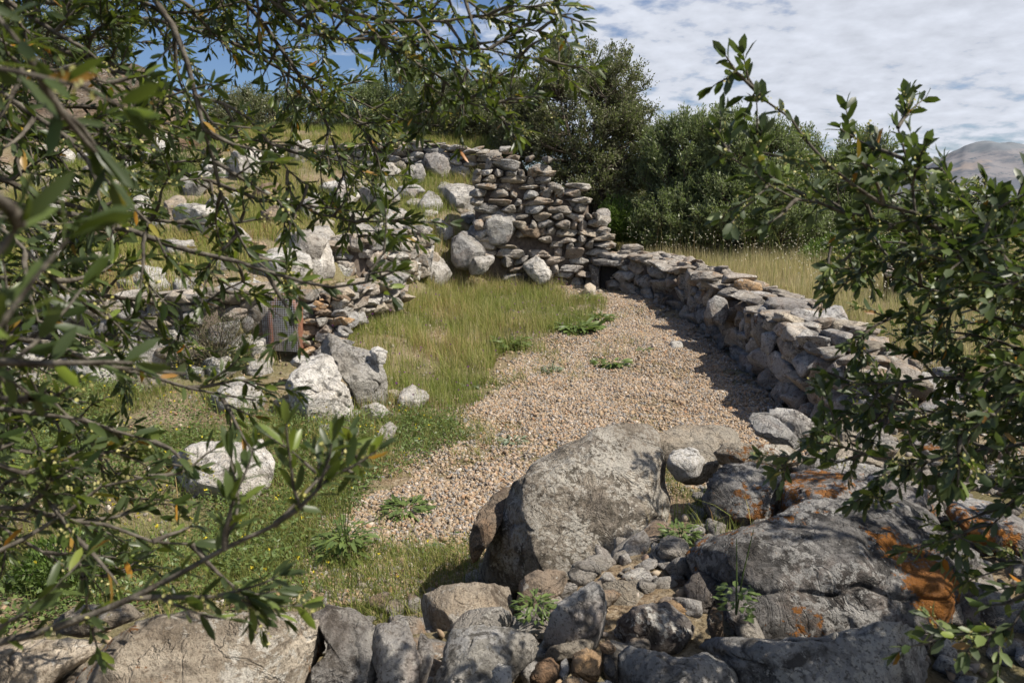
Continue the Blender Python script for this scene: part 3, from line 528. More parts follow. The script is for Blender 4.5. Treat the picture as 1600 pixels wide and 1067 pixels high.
# ---------------- stone templates for the dry-stone walls
def stone_template(seed, sub=4, npts=20, noise=1.0):
    """angular broken stone: a convex hull of random points, re-meshed densely and roughened"""
    rng = np.random.default_rng(seed); p = rng.normal(0, 1, (npts, 3)); p = superq(p, 7) * rng.uniform(0.72, 1.0, (npts, 1))
    b = bmesh.new(); [b.verts.new(tuple(q)) for q in p]; bmesh.ops.convex_hull(b, input=b.verts); b.normal_update()
    pl = [(np.array(f.normal[:]), abs(float(np.dot(f.normal[:], f.verts[0].co[:])))) for f in b.faces]; b.free()
    d, Fc = ico(sub); r = np.full(len(d), 9.0)
    for n_, of in pl:
        if np.dot(n_, n_) < 0.5: continue
        c = d @ n_; k = c > 1e-3; r[k] = np.minimum(r[k], of / c[k])
    V = d * np.clip(r, 0.3, 2.0)[:, None]
    V = V + noise * 0.035 * np.stack([fbm(V * 2.5 + 3 * i, seed + i, 4) for i in range(3)], 1)
    V = V + V / np.linalg.norm(V, axis=1)[:, None] * (noise * 0.03 * fbm(V * np.array([2, 2, 10]), seed + 7, 3))[:, None]
    V /= np.abs(V).max(0)
    return V * 0.5, Fc
TPL = [stone_template(100 + i) for i in range(18)]
TPM = {}
def tpl_mesh(i, mat):
    if (i, mat) not in TPM:
        me = mesh('stone', TPL[i][0], TPL[i][1], smooth=False); me.materials.append(M[mat]); TPM[(i, mat)] = me
    return TPM[(i, mat)]
def euler(e): return np.array(Matrix.Rotation(e[2], 3, 'Z') @ Matrix.Rotation(e[1], 3, 'Y') @ Matrix.Rotation(e[0], 3, 'X'))
def build_wall(root, stones, maxn=98, core=None):
    """stones: (x,y,z, sx,sy,sz, rx,ry,rz, mat)"""
    r0 = np.array(root.location)
    def score(s): return s[3] * s[5] / ((s[0] ** 2 + s[1] ** 2) + 0.1) * (2.0 if s[10] else 0.2)
    st = sorted(stones, key=score, reverse=True); rng = np.random.default_rng(int(abs(r0[0] * 100)) + 5)
    VV = []; FF = []; off = 0
    for i, s in enumerate(st):
        k = int(rng.integers(0, len(TPL)))
        if i < maxn:
            o = bpy.data.objects.new('stone', tpl_mesh(k, s[9])); COL.objects.link(o); o.parent = root
            o.location = np.array(s[:3]) - r0; o.scale = s[3:6]; o.rotation_euler = s[6:9]
        else:
            v = (TPL[k][0] * np.array(s[3:6])) @ euler(s[6:9]).T + np.array(s[:3]) - r0; VV.append(v); FF.append(TPL[k][1] + off); off += len(v)
    if VV:
        o = link('small_stones', mesh('small_stones', np.concatenate(VV), np.concatenate(FF), smooth=False), M['wall'], root); o['kind'] = 'stuff'
    if core is not None:
        link('rubble_core', mesh('rubble_core', core[0] - r0, core[1]), M['rubble'], root)
def wallmat(rng): return rng.choice(['wall', 'wall', 'wall', 'grey', 'tan', 'greylich'])
# ---------------- stepped dry-stone wall (the tall one)
def stepped_wall():
    rng = np.random.default_rng(4); st = []
    X0 = np.array([-0.62, -0.46, -0.2, 0.05, 0.06, 0.60, 0.62, 0.88, 1.20, 1.22, 1.34, 1.42, 1.43])
    ZT = np.array([2.0, 2.28, 2.36, 2.30, 2.22, 2.16, 1.98, 1.90, 1.80, 1.55, 1.46, 1.30, 0.9])
    zb = lambda x: np.interp(x, [-0.62, -0.1, 0.05, 0.2, 1.5], [0.9, 0.8, 0.45, 0.38, 0.36])
    yf = lambda x: 11.95 + 0.14 * x
    z = 0.40
    while z < 2.36:
        h = rng.uniform(0.085, 0.155); x = -0.66 + rng.uniform(0, 0.1)
        while x < 1.46:
            L = rng.uniform(0.14, 0.46) if rng.random() < 0.8 else rng.uniform(0.10, 0.16); xc = x + L / 2
            top = np.interp(xc, X0, ZT)
            if z + h * 0.6 < top and z > zb(xc) - 0.06 and xc < 1.45:
                if not (0.0 < xc < 0.36 and 0.80 < z < 1.12):
                    hh = min(h * rng.uniform(0.85, 1.3), 0.19)
                    st.append((xc, yf(xc) + 0.12 + rng.uniform(-0.035, 0.04) - 0.04 * (top - z) * 0, z + h / 2 + rng.uniform(-0.012, 0.012), L * 1.08, rng.uniform(0.24, 0.36), hh * 1.12,
                               rng.uniform(-0.15, 0.15), rng.uniform(-0.13, 0.13), rng.uniform(-0.15, 0.15), wallmat(rng), 1))
                    # body behind
                    if rng.random() < 0.6: st.append((xc, yf(xc) + 0.48, z + h / 2, L * 1.1, 0.4, hh * 1.1, 0, 0, rng.uniform(-0.3, 0.3), 'wall', 0))
            x += L
        z += h * 0.93
    # big cap stones as seen on the steps
    for px, py, w_, h_ in ((792, 237, .26, .14), (845, 265, .34, .17), (905, 292, .40, .13), (905, 283 + 30, .42, .12), (862, 292, .36, .16), (778, 250, .2, .1), (828, 249, .16, .1), (855, 250, .16, .1), (800, 248, .24, .1)):
        q = P(px, py, 11.9); st.append((q[0], yf(q[0]) + 0.14, q[2], w_, 0.34, h_, 0, rng.uniform(-0.08, 0.08), rng.uniform(-0.2, 0.2), 'wall', 1))
    # right flank going back
    for k in range(30):
        zz = rng.uniform(0.5, 1.5); st.append((1.38 + rng.uniform(-0.05, 0.05), 12.2 + rng.uniform(0.05, 0.6), zz, 0.3, 0.32, 0.13, 0, 0, rng.uniform(-0.4, 0.4), 'wall', 0))
    # core
    V = []; xs = [-0.55, -0.2, 0.03, 0.04, 0.55, 0.57, 0.85, 1.15, 1.17, 1.3]; zt = [2.1, 2.22, 2.18, 2.08, 2.04, 1.86, 1.78, 1.7, 1.42, 1.3]
    for x, t in zip(xs, zt):
        for y in (yf(x) + 0.13, yf(x) + 0.62): V += [(x, y, 0.3), (x, y, t)]
    Fc = []
    for i in range(len(xs) - 1):
        a = i * 4; b = a + 4; Fc += [(a, b, b + 1, a + 1), (a + 2, a + 3, b + 3, b + 2), (a + 1, b + 1, b + 3, a + 3)]
    e = (len(xs) - 1) * 4; Fc += [(0, 1, 3, 2), (e, e + 2, e + 3, e + 1)]
    root = empty('dry_stone_wall', (0.5, 12.1, 0.4), 'tall stepped dry-stone wall end of grey flat stones standing in front of the dark tree', 'stone wall')
    build_wall(root, st, 98, (np.array(V), np.array(Fc)))
stepped_wall()
# ---------------- long low wall on the right
def path(pts, n=200):
    pts = np.array(pts, float); s = np.r_[0, np.cumsum(np.linalg.norm(np.diff(pts[:, :2], axis=0), axis=1))]; u = np.linspace(0, s[-1], n)
    out = np.stack([np.interp(u, s, pts[:, k]) for k in range(pts.shape[1])], 1)
    for _ in range(6): out[1:-1] = (out[:-2] + 2 * out[1:-1] + out[2:]) / 4
    return u, out
def line_wall(root, pts, seed, Wd, hmul=1.0, Lr=(0.14, 0.52), Hr=(0.06, 0.20), maxn=98, side=-1, both=True, caps=()):
    """pts: x, y, base z, height;  side -1 = camera side is to the left of travel"""
    rng = np.random.default_rng(seed); u, c = path(pts); st = []
    tan = np.gradient(c[:, :2], axis=0); tan /= np.linalg.norm(tan, axis=1)[:, None]; nor = np.stack([-tan[:, 1], tan[:, 0]], 1) * (-side)
    def at(s, k): return np.interp(s, u, c[:, k])
    def fr(s):
        i = int(np.clip(np.searchsorted(u, s), 0, len(u) - 1)); return nor[i], math.atan2(tan[i][1], tan[i][0])
    for sd in ((1, -1) if both else (1,)):
        zc = 0.0
        while zc < 1.2:
            h = rng.uniform(*Hr); s = rng.uniform(0, 0.2)
            while s < u[-1]:
                L = rng.uniform(*Lr) * (1 if rng.random() < 0.75 else 0.6); sc = s + L / 2; Ht = at(sc, 3)
                if zc + h * 0.5 < Ht:
                    n_, a = fr(sc); dep = rng.uniform(0.22, 0.36); o_ = Wd / 2 - dep / 2 - 0.10 * zc + rng.uniform(-0.04, 0.035)
                    st.append((at(sc, 0) + sd * n_[0] * o_, at(sc, 1) + sd * n_[1] * o_, at(sc, 2) + zc + h / 2 + rng.uniform(-0.02, 0.02), L * 1.10, dep, h * rng.uniform(1.0, 1.45),
                               rng.uniform(-0.25, 0.25), rng.normal(0, 0.2), a + rng.uniform(-0.35, 0.35), wallmat(rng), sd == 1))
                s += L
            zc += h * 0.92
    # top covering
    s = 0.0
    while s < u[-1]:
        for row in np.arange(-Wd / 2 + 0.12, Wd / 2, 0.24):
            L = rng.uniform(0.14, 0.48); n_, a = fr(s); o_ = row + rng.uniform(-0.06, 0.06)
            st.append((at(s, 0) + n_[0] * o_, at(s, 1) + n_[1] * o_, at(s, 2) + at(s, 3) + rng.uniform(-0.03, 0.045), L, rng.uniform(0.18, 0.34), rng.uniform(0.05, 0.13),
                       rng.uniform(-0.2, 0.2), rng.uniform(-0.25, 0.25), a + rng.uniform(-0.7, 0.7), wallmat(rng), 1))
        s += rng.uniform(0.2, 0.32)
    for q in caps: st.append(q)
    V = []; 
    for i in range(0, 200, 4):
        for sg in (-1, 1):
            for z_ in (-0.3, c[i, 3] - 0.07): V.append((c[i, 0] + nor[i][0] * sg * (Wd / 2 - 0.16), c[i, 1] + nor[i][1] * sg * (Wd / 2 - 0.16), c[i, 2] + z_))
    Fc = []
    for i in range(49): a = i * 4; b = a + 4; Fc += [(a, b, b + 1, a + 1), (a + 2, a + 3, b + 3, b + 2), (a + 1, b + 1, b + 3, a + 3)]
    build_wall(root, st, maxn, (np.array(V), np.array(Fc)))
def big_cap(px, py, t, w_, d_, h_, mat, rz=0.0, ry=0.0):
    q = P(px, py, t); return (q[0], q[1], q[2], w_, d_, h_, 0.1, ry, rz, mat, 1)
rt = empty('dry_stone_wall', (2.4, 9, 0.1), 'long low dry-stone wall of tumbled flat stones curving along the right side of the gravel', 'stone wall')
line_wall(rt, [(1.55, 12.35, 0.42, 0.45), (2.0, 11.7, 0.36, 0.52), (2.42, 10.7, 0.26, 0.55), (2.62, 9.4, 0.12, 0.60), (2.68, 8.2, 0.05, 0.64), (2.66, 7.2, 0.03, 0.66), (2.62, 6.2, 0.02, 0.60), (2.70, 5.4, 0.05, 0.48), (2.85, 4.8, 0.1, 0.38)], 21, 0.78, side=1,
          caps=[big_cap(1243, 486, 7.6, 0.62, 0.42, 0.24, 'grey', -0.2), big_cap(1270, 506, 7.2, 0.42, 0.36, 0.14, 'tan', 0.3), big_cap(1325, 512, 6.9, 0.36, 0.3, 0.18, 'tan'),
                big_cap(1290, 538, 6.5, 0.36, 0.3, 0.17, 'grey', 0, 0.2), big_cap(1105, 432, 9.3, 0.4, 0.3, 0.12, 'tan'), big_cap(1150, 436, 9.0, 0.45, 0.3, 0.12, 'wall'), big_cap(1165, 448, 8.8, 0.36, 0.3, 0.18, 'orange', 0.5, -0.2),
                big_cap(1120, 485, 8.6, 0.26, 0.25, 0.34, 'grey'), big_cap(1195, 505, 7.7, 0.26, 0.25, 0.34, 'grey'), big_cap(988, 388, 12.2, 0.42, 0.3, 0.14, 'pale')])
# ---------------- low terrace wall, left centre
tw = empty('dry_stone_wall', (-1.3, 10.8, 1.0), 'low retaining wall of pale squared stones under a flat slab, left of the grassy bank', 'stone wall')
def pw(px, py, t): q = P(px, py, t); return (q[0], q[1], q[2])
a_, b_, c_ = G(560, 442)[0], G(620, 436)[0], G(655, 430)[0]
line_wall(tw, [(a_[0] - 0.7, a_[1] + 0.1, a_[2] - 0.1, 0.45), (a_[0], a_[1] + 0.15, a_[2], 0.5), (b_[0], b_[1] + 0.3, b_[2] - 0.05, 0.62), (c_[0], c_[1] + 0.4, c_[2], 0.6)], 8, 0.5, Lr=(0.14, 0.34), Hr=(0.1, 0.2), side=1, both=False)
# ---------------- upper wall
uw = empty('dry_stone_wall', (-1.6, 15, 2.3), 'upper dry-stone wall along the top of the slope below the left-hand trees', 'stone wall')
def sk(px, py, D): q = P(px, py, D); return q
pp = [sk(470, 262, 15.0), sk(560, 262, 14.8), sk(640, 260, 14.6), sk(700, 262, 14.4), sk(775, 272, 14.0)]
line_wall(uw, [(q[0], q[1], q[2] - 0.1, hh) for q, hh in zip(pp, (0.4, 0.46, 0.48, 0.44, 0.42))], 31, 0.5, Lr=(0.2, 0.5), side=1, both=False, maxn=70)
# ---------------- far rubble wall in the field at the right
fw = empty('dry_stone_wall', G(1430, 470)[0], 'broken low rubble wall far out in the dry grass field at the right', 'stone wall')
g1, g2 = G(1385, 468)[0], G(1560, 472)[0]
line_wall(fw, [(g1[0], g1[1], g1[2], 0.35), ((g1[0] + g2[0]) / 2, (g1[1] + g2[1]) / 2, g1[2], 0.48), (g2[0], g2[1], g2[2], 0.4)], 41, 0.7, Lr=(0.2, 0.5), side=1, both=False, maxn=60)
# ---------------- terrace edge stones left of the niche
te = empty('dry_stone_wall', (-3.2, 7, 0.5), 'rough retaining wall of mixed brown and white stones around the niche under the terrace', 'stone wall')
line_wall(te, [(-5.2, 6.95, 0.15, 0.6), (-3.8, 6.95, 0.2, 0.62), (-2.75, 7.05, 0.3, 0.60), (-2.42, 7.35, 0.35, 0.55)], 51, 0.5, Lr=(0.18, 0.45), Hr=(0.09, 0.2), side=1, both=False, maxn=80)
t2 = empty('dry_stone_wall', (-1.8, 8.6, 0.5), 'tumbled low stone edging half lost in grass between the niche and the pale retaining wall', 'stone wall')
line_wall(t2, [(-1.92, 7.9, 0.4, 0.36), (-1.66, 8.8, 0.45, 0.34), (-1.42, 9.6, 0.5, 0.3)], 61, 0.45, Lr=(0.16, 0.36), Hr=(0.08, 0.16), side=1, both=False, maxn=60)

def scatter(name, label, pxpoly, N, smin, smax, seed, mat, t=None):
    rng = np.random.default_rng(seed); reg = [tuple(G(*p)[0][:2]) for p in pxpoly]; rg = np.array(reg); lo, hi = rg.min(0), rg.max(0)
    x = rng.uniform(lo[0], hi[0], N * 4); y = rng.uniform(lo[1], hi[1], N * 4); k = inpoly(x, y, reg); x, y = x[k][:N], y[k][:N]; z = H(x, y); VV = []; FF = []; off = 0; d3 = [(stone_template(300 + i, sub=3, npts=14, noise=0.7)) for i in range(8)]
    for i in range(len(x)):
        s = smin + (smax - smin) * rng.random() ** 2; v, f = d3[int(rng.integers(0, 8))]; v = (v * np.array([s, s * rng.uniform(.6, .9), s * rng.uniform(.3, .7)])) @ euler((rng.normal(0, .3), rng.normal(0, .3), rng.uniform(0, 6))).T + np.array([x[i], y[i], z[i] + s * 0.10]); VV.append(v); FF.append(f + off); off += len(v)
    tag(link(name, mesh(name, np.concatenate(VV), np.concatenate(FF), smooth=False), M[mat]), label, 'stones', None, 'stuff')
scatter('small_rubble', 'small angular stones filling the gaps between the foreground boulders', [(430,1000),(640,925),(830,880),(1060,850),(1100,720),(1300,660),(1500,620),(1900,700),(1900,1300),(300,1300)], 1300, 0.03, 0.19, 61, 'wall')
scatter('grey_rubble', 'grey angular stone chips lying between the foreground boulders', [(430,1000),(640,925),(830,880),(1060,850),(1100,720),(1300,660),(1500,620),(1900,700),(1900,1300),(300,1300)], 1000, 0.02, 0.13, 62, 'greylich')
scatter('wall_foot_rubble', 'fallen stones and chips lying along the foot of the long wall', [(985,470),(1000,455),(1080,490),(1150,535),(1230,600),(1300,680),(1200,650),(1120,570),(1050,510)], 260, 0.03, 0.11, 63, 'wall')

def tube_lines(lines, k=6):
    VV = []; FF = []; off = 0
    for pts, r in lines:
        pts = np.asarray(pts, float); n = len(pts)
        if n < 2: continue
        r = np.broadcast_to(np.asarray(r, float), (n,)); T = np.gradient(pts, axis=0); T /= (np.linalg.norm(T, axis=1)[:, None] + 1e-12)
        ref = np.where(np.abs(T[:, 2:3]) > 0.9, np.array([[1.0, 0, 0]]), np.array([[0, 0, 1.0]])); A = np.cross(T, ref); A /= (np.linalg.norm(A, axis=1)[:, None] + 1e-12); B = np.cross(T, A)
        a = np.arange(k) * 2 * math.pi / k
        V = pts[:, None] + r[:, None, None] * (A[:, None] * np.cos(a)[None, :, None] + B[:, None] * np.sin(a)[None, :, None]); VV.append(V.reshape(-1, 3))
        i = np.arange(n - 1)[:, None] * k; j = np.arange(k)[None]; jn = (j + 1) % k
        FF.append(np.stack([i + j, i + jn, i + k + jn, i + k + j], -1).reshape(-1, 4) + off); off += n * k
    return np.concatenate(VV), np.concatenate(FF)
def niche():
    T = 7.2; c = P(445, 546, T); s = T / FPX
    root = empty('wall_niche', c, 'arched terracotta niche with a grey stone slab inside, screened with wire mesh', 'niche')
    w_, h_, dep, th = 25 * s, 86 * s, 0.16, 6 * s
    prof = [(-w_, 0)] + [(-w_ * math.cos(a), h_ - w_ * 1.5 + w_ * 1.5 * math.sin(a)) for a in np.linspace(0, math.pi, 25)] + [(w_, 0)]
    prof = np.array(prof); inn = prof.copy(); inn[:, 0] *= (w_ - th) / w_; inn[:, 1] = np.where(prof[:, 1] > 0, np.maximum(prof[:, 1] - th * (prof[:, 1] / h_), 0), 0)
    n = len(prof); V = []
    for y in (0, dep):
        for pr in (prof, inn): V += [(p_[0], y, p_[1]) for p_ in pr]
    Fc = []
    for i in range(n - 1):
        a, b, c2, d = i, i + n, i + 2 * n, i + 3 * n
        Fc += [(a, a + 1, b + 1, b), (b, b + 1, d + 1, d), (a, c2, c2 + 1, a + 1)]
    tw_ = math.radians(-4)
    o = link('terracotta_arch', mesh('terracotta_arch', np.array(V), np.array(Fc)), M['terracotta'], root)
    bk = [(p_[0], dep - 0.01, p_[1]) for p_ in prof]
    me = bpy.data.meshes.new('painted_shade_back'); me.from_pydata([tuple(v) for v in bk], [], [list(range(n))]); link('painted_shade_back', me, M['black'], root)  # black back closes the arch and paints its shaded depth
    # slab inside
    out = np.array([(-0.105, -0.02), (-0.115, 0.24), (-0.06, 0.33), (-0.035, 0.385), (0.03, 0.33), (0.10, 0.345), (0.11, -0.02)]) * (w_ / 0.14)
    V = []; 
    for y, k in ((0.03, 0.94), (0.04, 1), (0.10, 1)): V += [(p_[0] * k, y, p_[1] * k) for p_ in out]
    m_ = len(out); Fc = [tuple(range(m_))[::-1]]
    Fq = [(i + m_ * l, (i + 1) % m_ + m_ * l, (i + 1) % m_ + m_ * (l + 1), i + m_ * (l + 1)) for l in (0, 1) for i in range(m_)]
    me = bpy.data.meshes.new('stone_slab'); me.from_pydata(V, [], Fc + Fq); link('stone_slab', me, M['tan'], root)
    # wire screen, slightly bowed
    X0, X1, Z1 = -30 * s, 27 * s, 92 * s; lines = []; st = 0.02
    def f(x, z): return (x - 0.1 * z * (x < 0) * 0, -0.035 - 0.02 * math.sin(x * 9 + z * 6) - 0.03 * (1 - z / Z1), z)
    for x in np.arange(X0, X1, st): lines.append(([f(x, z) for z in np.linspace(0, Z1, 14)], 0.0011))
    for z in np.arange(0, Z1, st): lines.append(([f(x, z) for x in np.linspace(X0, X1, 12)], 0.0011))
    link('wire_mesh', mesh('wire_mesh', *tube_lines(lines, 4)), M['wire'], root)
    root.rotation_euler = (0, 0, tw_)
niche()
nw = empty('niche_wall', P(445, 546, 7.25), 'small stacked stones packed on both sides of the terracotta arch', 'stone wall')
_rn = np.random.default_rng(3); _st = []
for _x0, _x1 in ((372, 418), (470, 520)):
    for _py in range(548, 452, -12):
        for _px in np.arange(_x0, _x1, 24):
            _q = P(_px + 12 + _rn.uniform(-6, 6), _py + _rn.uniform(-3, 3), 7.36); _st.append((_q[0], _q[1], _q[2], _rn.uniform(0.13, 0.24), 0.26, _rn.uniform(0.07, 0.13), _rn.normal(0, .12), _rn.normal(0, .15), _rn.normal(0, .25), _rn.choice(['tan', 'wall', 'grey', 'brown', 'orange']), 1))
build_wall(nw, _st, 98)
def dark_opening():
    c, t = G(958, 452); s = t / FPX
    root = empty('wall_opening', c, 'square slate-linteled opening with a shade-black back plate where the stepped wall meets the long wall', 'opening')
    def slab(name, x0, x1, y0, y1, z0, z1, mat, seed):
        d, Fc = ico(4); V = superq(d, 6) * np.array([(x1 - x0) / 2, (y1 - y0) / 2, (z1 - z0) / 2]) + np.array([(x0 + x1) / 2, (y0 + y1) / 2, (z0 + z1) / 2])
        V = V + 0.012 * np.stack([fbm(V * 6 + i, seed + i, 3) for i in range(3)], 1); link(name, mesh(name, V, Fc), M[mat], root)
    slab('painted_shade_plate', -0.2, 0.22, 0.0, 0.08, -0.1, 0.42, 'black', 1)  # black plate paints the shaded depth of the opening
    slab('lintel', -0.32, 0.40, -0.22, 0.14, 0.36, 0.45, 'dark', 2)
    slab('jamb', -0.34, -0.22, -0.15, 0.1, -0.1, 0.37, 'dark', 3)
    slab('jamb', 0.22, 0.36, -0.15, 0.1, -0.1, 0.37, 'wall', 4)
dark_opening()

def wpoly(px): return [tuple(G(*p)[0][:2]) for p in px]
GRAV = wpoly([(470,935),(510,800),(640,715),(700,660),(770,600),(790,560),(830,500),(850,455),(930,440),(985,465),(1060,500),(1130,550),(1200,620),(1290,690),(1100,780),(860,930),(640,950)])
def pebbles(name, N, region, smin, smax, seed, label=None, lift=0.3, flat=0.6, mat='pebble', dens=None):
    rng = np.random.default_rng(seed); rg = np.array(region); lo, hi = rg.min(0), rg.max(0)
    x = rng.uniform(lo[0], hi[0], N * 3); y = rng.uniform(lo[1], hi[1], N * 3)
    wob = np.stack([x * 2.5, y * 2.5, x * 0], -1); jx = x + 0.22 * fbm(wob, 4, 3); jy = y + 0.22 * fbm(wob + 9, 5, 3)
    k = inpoly(jx, jy, region)
    if dens is not None: k &= rng.random(len(x)) < dens(x, y)
    x, y = x[k][:N], y[k][:N]; n = len(x)
    d, Fc = ico(1); d = d[:12] if len(d) > 12 else d
    b = bmesh.new(); bmesh.ops.create_icosphere(b, subdivisions=1, radius=1); d = np.array([v.co[:] for v in b.verts]); Fc = np.array([[v.index for v in f.verts] for f in b.faces]); b.free()
    m = len(d); r = smin + (smax - smin) * rng.random(n) ** 1.6
    sc = r[:, None] * np.stack([rng.uniform(0.8, 1.3, n), rng.uniform(0.6, 1.0, n), rng.uniform(0.4, 0.8, n)], 1)
    V = d[None] * (1 + 0.32 * rng.normal(0, 1, (n, m, 1)).clip(-1.3, 1.3)) * sc[:, None]
    q = rng.normal(0, 1, (n, 4)); q[:, 0] += 1.0; q /= np.linalg.norm(q, axis=1)[:, None]; w_, a, b_, c = q.T
    Rm = np.stack([1 - 2 * (b_ * b_ + c * c), 2 * (a * b_ - c * w_), 2 * (a * c + b_ * w_), 2 * (a * b_ + c * w_), 1 - 2 * (a * a + c * c), 2 * (b_ * c - a * w_), 2 * (a * c - b_ * w_), 2 * (b_ * c + a * w_), 1 - 2 * (a * a + b_ * b_)], 1).reshape(n, 3, 3)
    V = np.einsum('nij,nmj->nmi', Rm, V); V += np.stack([x, y, H(x, y) + lift * r], 1)[:, None]
    FF = (Fc[None] + (np.arange(n) * m)[:, None, None]).reshape(-1, 3)
    o = link(name, mesh(name, V.reshape(-1, 3), FF, smooth=False, rnd=np.repeat(rng.random(n), m)), M[mat]); tag(o, label, None, None, 'stuff'); return o
tag(pebbles('gravel', 150000, GRAV, 0.005, 0.016, 7, dens=lambda x, y: 0.35 + 0.65 * sstep(-0.55, -0.1, fbm(np.stack([x * 1.8, y * 1.8, x * 0], -1), 44, 3))), 'loose tan and grey gravel covering the curved floor inside the walls', 'gravel')
# coarser litter of chips on the lawn, slope and between the foreground stones
tag(pebbles('stone_chips', 11000, [(-4, 1.4), (3.4, 1.4), (3.4, 6), (2.2, 11.8), (-1, 12.5), (-4, 7)], 0.005, 0.022, 8, flat=0.4), 'scattered small stone chips among grass and rocks', 'stones')

tag(pebbles('coarse_gravel', 2200, GRAV, 0.014, 0.028, 17), 'larger stones mixed into the gravel', 'gravel')

def blades(x, y, h, wdt, seed, lean=0.35, seg=3, z=None, rbias=0.0, rscale=1.0, patch=None, upv=None):
    rng = np.random.default_rng(seed); n = len(x); z = H(x, y) - 0.01 if z is None else z
    az = rng.uniform(0, 2 * math.pi, n); ln = np.abs(rng.normal(0, lean, n)); dirx, diry = np.cos(az), np.sin(az); fa = az + rng.uniform(0.8, 2.2, n); sx, sy = np.cos(fa), np.sin(fa)
    V = []; tt = []
    for k in range(seg + 1):
        t = k / seg; wv = wdt * (1 - t) ** 0.7 * (1 if k else 0.8); cxx = x + dirx * ln * h * t * t; cyy = y + diry * ln * h * t * t; cz = z + h * t * (1 - 0.25 * ln * t)
        if k < seg:
            V.append(np.stack([cxx - sx * wv / 2, cyy - sy * wv / 2, cz], 1)); V.append(np.stack([cxx + sx * wv / 2, cyy + sy * wv / 2, cz], 1)); tt += [t, t]
        else: V.append(np.stack([cxx, cyy, cz], 1)); tt.append(1)
    V = np.stack(V, 1); m = V.shape[1]; base = (np.arange(n) * m)[:, None]
    Q = np.concatenate([base + np.array([[2 * k, 2 * k + 1, 2 * k + 3, 2 * k + 2]]) for k in range(seg - 1)]) ; T = base + np.array([[2 * seg - 2, 2 * seg - 1, 2 * seg]])
    r = rng.random(n)
    if patch is not None: r = np.clip(r * 0.6 + patch * 0.4, 0, 1)
    return V.reshape(-1, 3), Q, T, np.repeat(r, m), np.tile(tt, n)
def grass(name, label, mat, N, region, hr, wr, seed, lean=0.35, dens=None, clump=0.0):
    rng = np.random.default_rng(seed); rg = np.array(region); lo, hi = rg.min(0), rg.max(0)
    x = rng.uniform(lo[0], hi[0], N); y = rng.uniform(lo[1], hi[1], N)
    if clump:
        nc = max(1, N // 14); ci = rng.integers(0, nc, N); cxx = rng.uniform(lo[0], hi[0], nc); cyy = rng.uniform(lo[1], hi[1], nc)
        x = cxx[ci] + rng.normal(0, clump, N); y = cyy[ci] + rng.normal(0, clump, N)
    p = np.stack([x * 1.7, y * 1.7, x * 0], -1); jx = x + 0.25 * fbm(p, 14, 3); jy = y + 0.25 * fbm(p + 7, 15, 3); k = inpoly(jx, jy, region)
    if dens is not None: k &= rng.random(N) < dens(x, y)
    x, y = x[k], y[k]; pn = fbm(np.stack([x * 1.2, y * 1.2, x * 0], -1), 25, 3) * 0.5 + 0.5
    h = rng.uniform(hr[0], hr[1], len(x)) * (0.75 + 0.5 * pn)
    V, Q, T, r, tt = blades(x, y, h, rng.uniform(wr[0], wr[1], len(x)), seed + 1, lean, patch=pn)
    o = link(name, mesh(name, V, [Q, T], False, r, tt), M[mat]); return tag(o, label, 'grass', None, 'stuff')
BANK = wpoly([(470,530),(530,480),(600,460),(700,428),(830,440),(880,455),(960,500),(880,530),(800,560),(770,610),(700,650),(600,660),(600,590),(520,540)])
LAWN = wpoly([(-150,1000),(-150,600),(100,590),(300,600),(460,640),(560,660),(700,650),(730,690),(640,735),(560,780),(560,850),(740,880),(760,935),(600,965),(300,960)])
pn_ = lambda f, s, a, b: (lambda x, y: sstep(a, b, fbm(np.stack([x * f, y * f, x * 0], -1), s, 3)))
grass('bank_grass', 'yellow-green grass with reddish dry stems on the bank left of the gravel', 'meadow', 72000, BANK, (0.06, 0.25), (0.003, 0.006), 101, 0.55, pn_(2.4, 77, -1.0, -0.2), clump=0.06)
grass('tall_bank_grass', 'taller seeding grass stems rising from the bank', 'dry', 5000, BANK, (0.18, 0.38), (0.002, 0.0035), 103, 0.35)
grass('lawn_grass', 'lush green grass around the white boulders of the left lawn', 'lush', 85000, LAWN, (0.03, 0.17), (0.0025, 0.0050), 105, 0.7, pn_(1.9, 78, -0.6, 0.2), clump=0.05)
grass('lawn_straw', 'dry straw mixed into the left lawn', 'meadow', 45000, LAWN, (0.05, 0.16), (0.002, 0.004), 106, 0.8, pn_(1.1, 79, -0.3, 0.4))
grass('terrace_grass', 'green and straw grass over the terraces of the left slope', 'meadow', 300000, [(-8, 7.1), (-2.3, 7.3), (-1.2, 10.5), (-0.5, 12.2), (0.2, 13.2), (0.4, 15), (1, 20), (-9, 21)], (0.06, 0.24), (0.004, 0.009), 107, 0.5, pn_(1.4, 80, -0.6, 0.2))
FIELD = [(3.3, 2.6), (3.15, 4.3), (3.15, 8), (3.1, 9.6), (2.9, 10.8), (2.3, 11.9), (1.9, 12.6), (1.8, 20), (14, 22), (14, 2.6)]
grass('field_grass', 'tall pale dry grass filling the field beyond the long wall', 'dry', 150000, FIELD, (0.15, 0.38), (0.003, 0.006), 109, 0.25, None)
grass('field_undergrowth', 'green undergrowth among the dry field grass', 'meadow', 60000, FIELD, (0.08, 0.25), (0.004, 0.008), 110, 0.5)
grass('tall_field_stems', 'sparse tall brown stems standing above the dry field grass', 'meadow', 2500, FIELD, (0.5, 0.85), (0.004, 0.006), 111, 0.15)
grass('edge_grass', 'green tufts growing between the foreground stones', 'lush', 16000, wpoly([(560,960),(620,930),(760,905),(850,920),(860,985),(800,975),(640,1000)]) , (0.03, 0.09), (0.002, 0.004), 112, 0.7, pn_(5, 81, -0.2, 0.4))
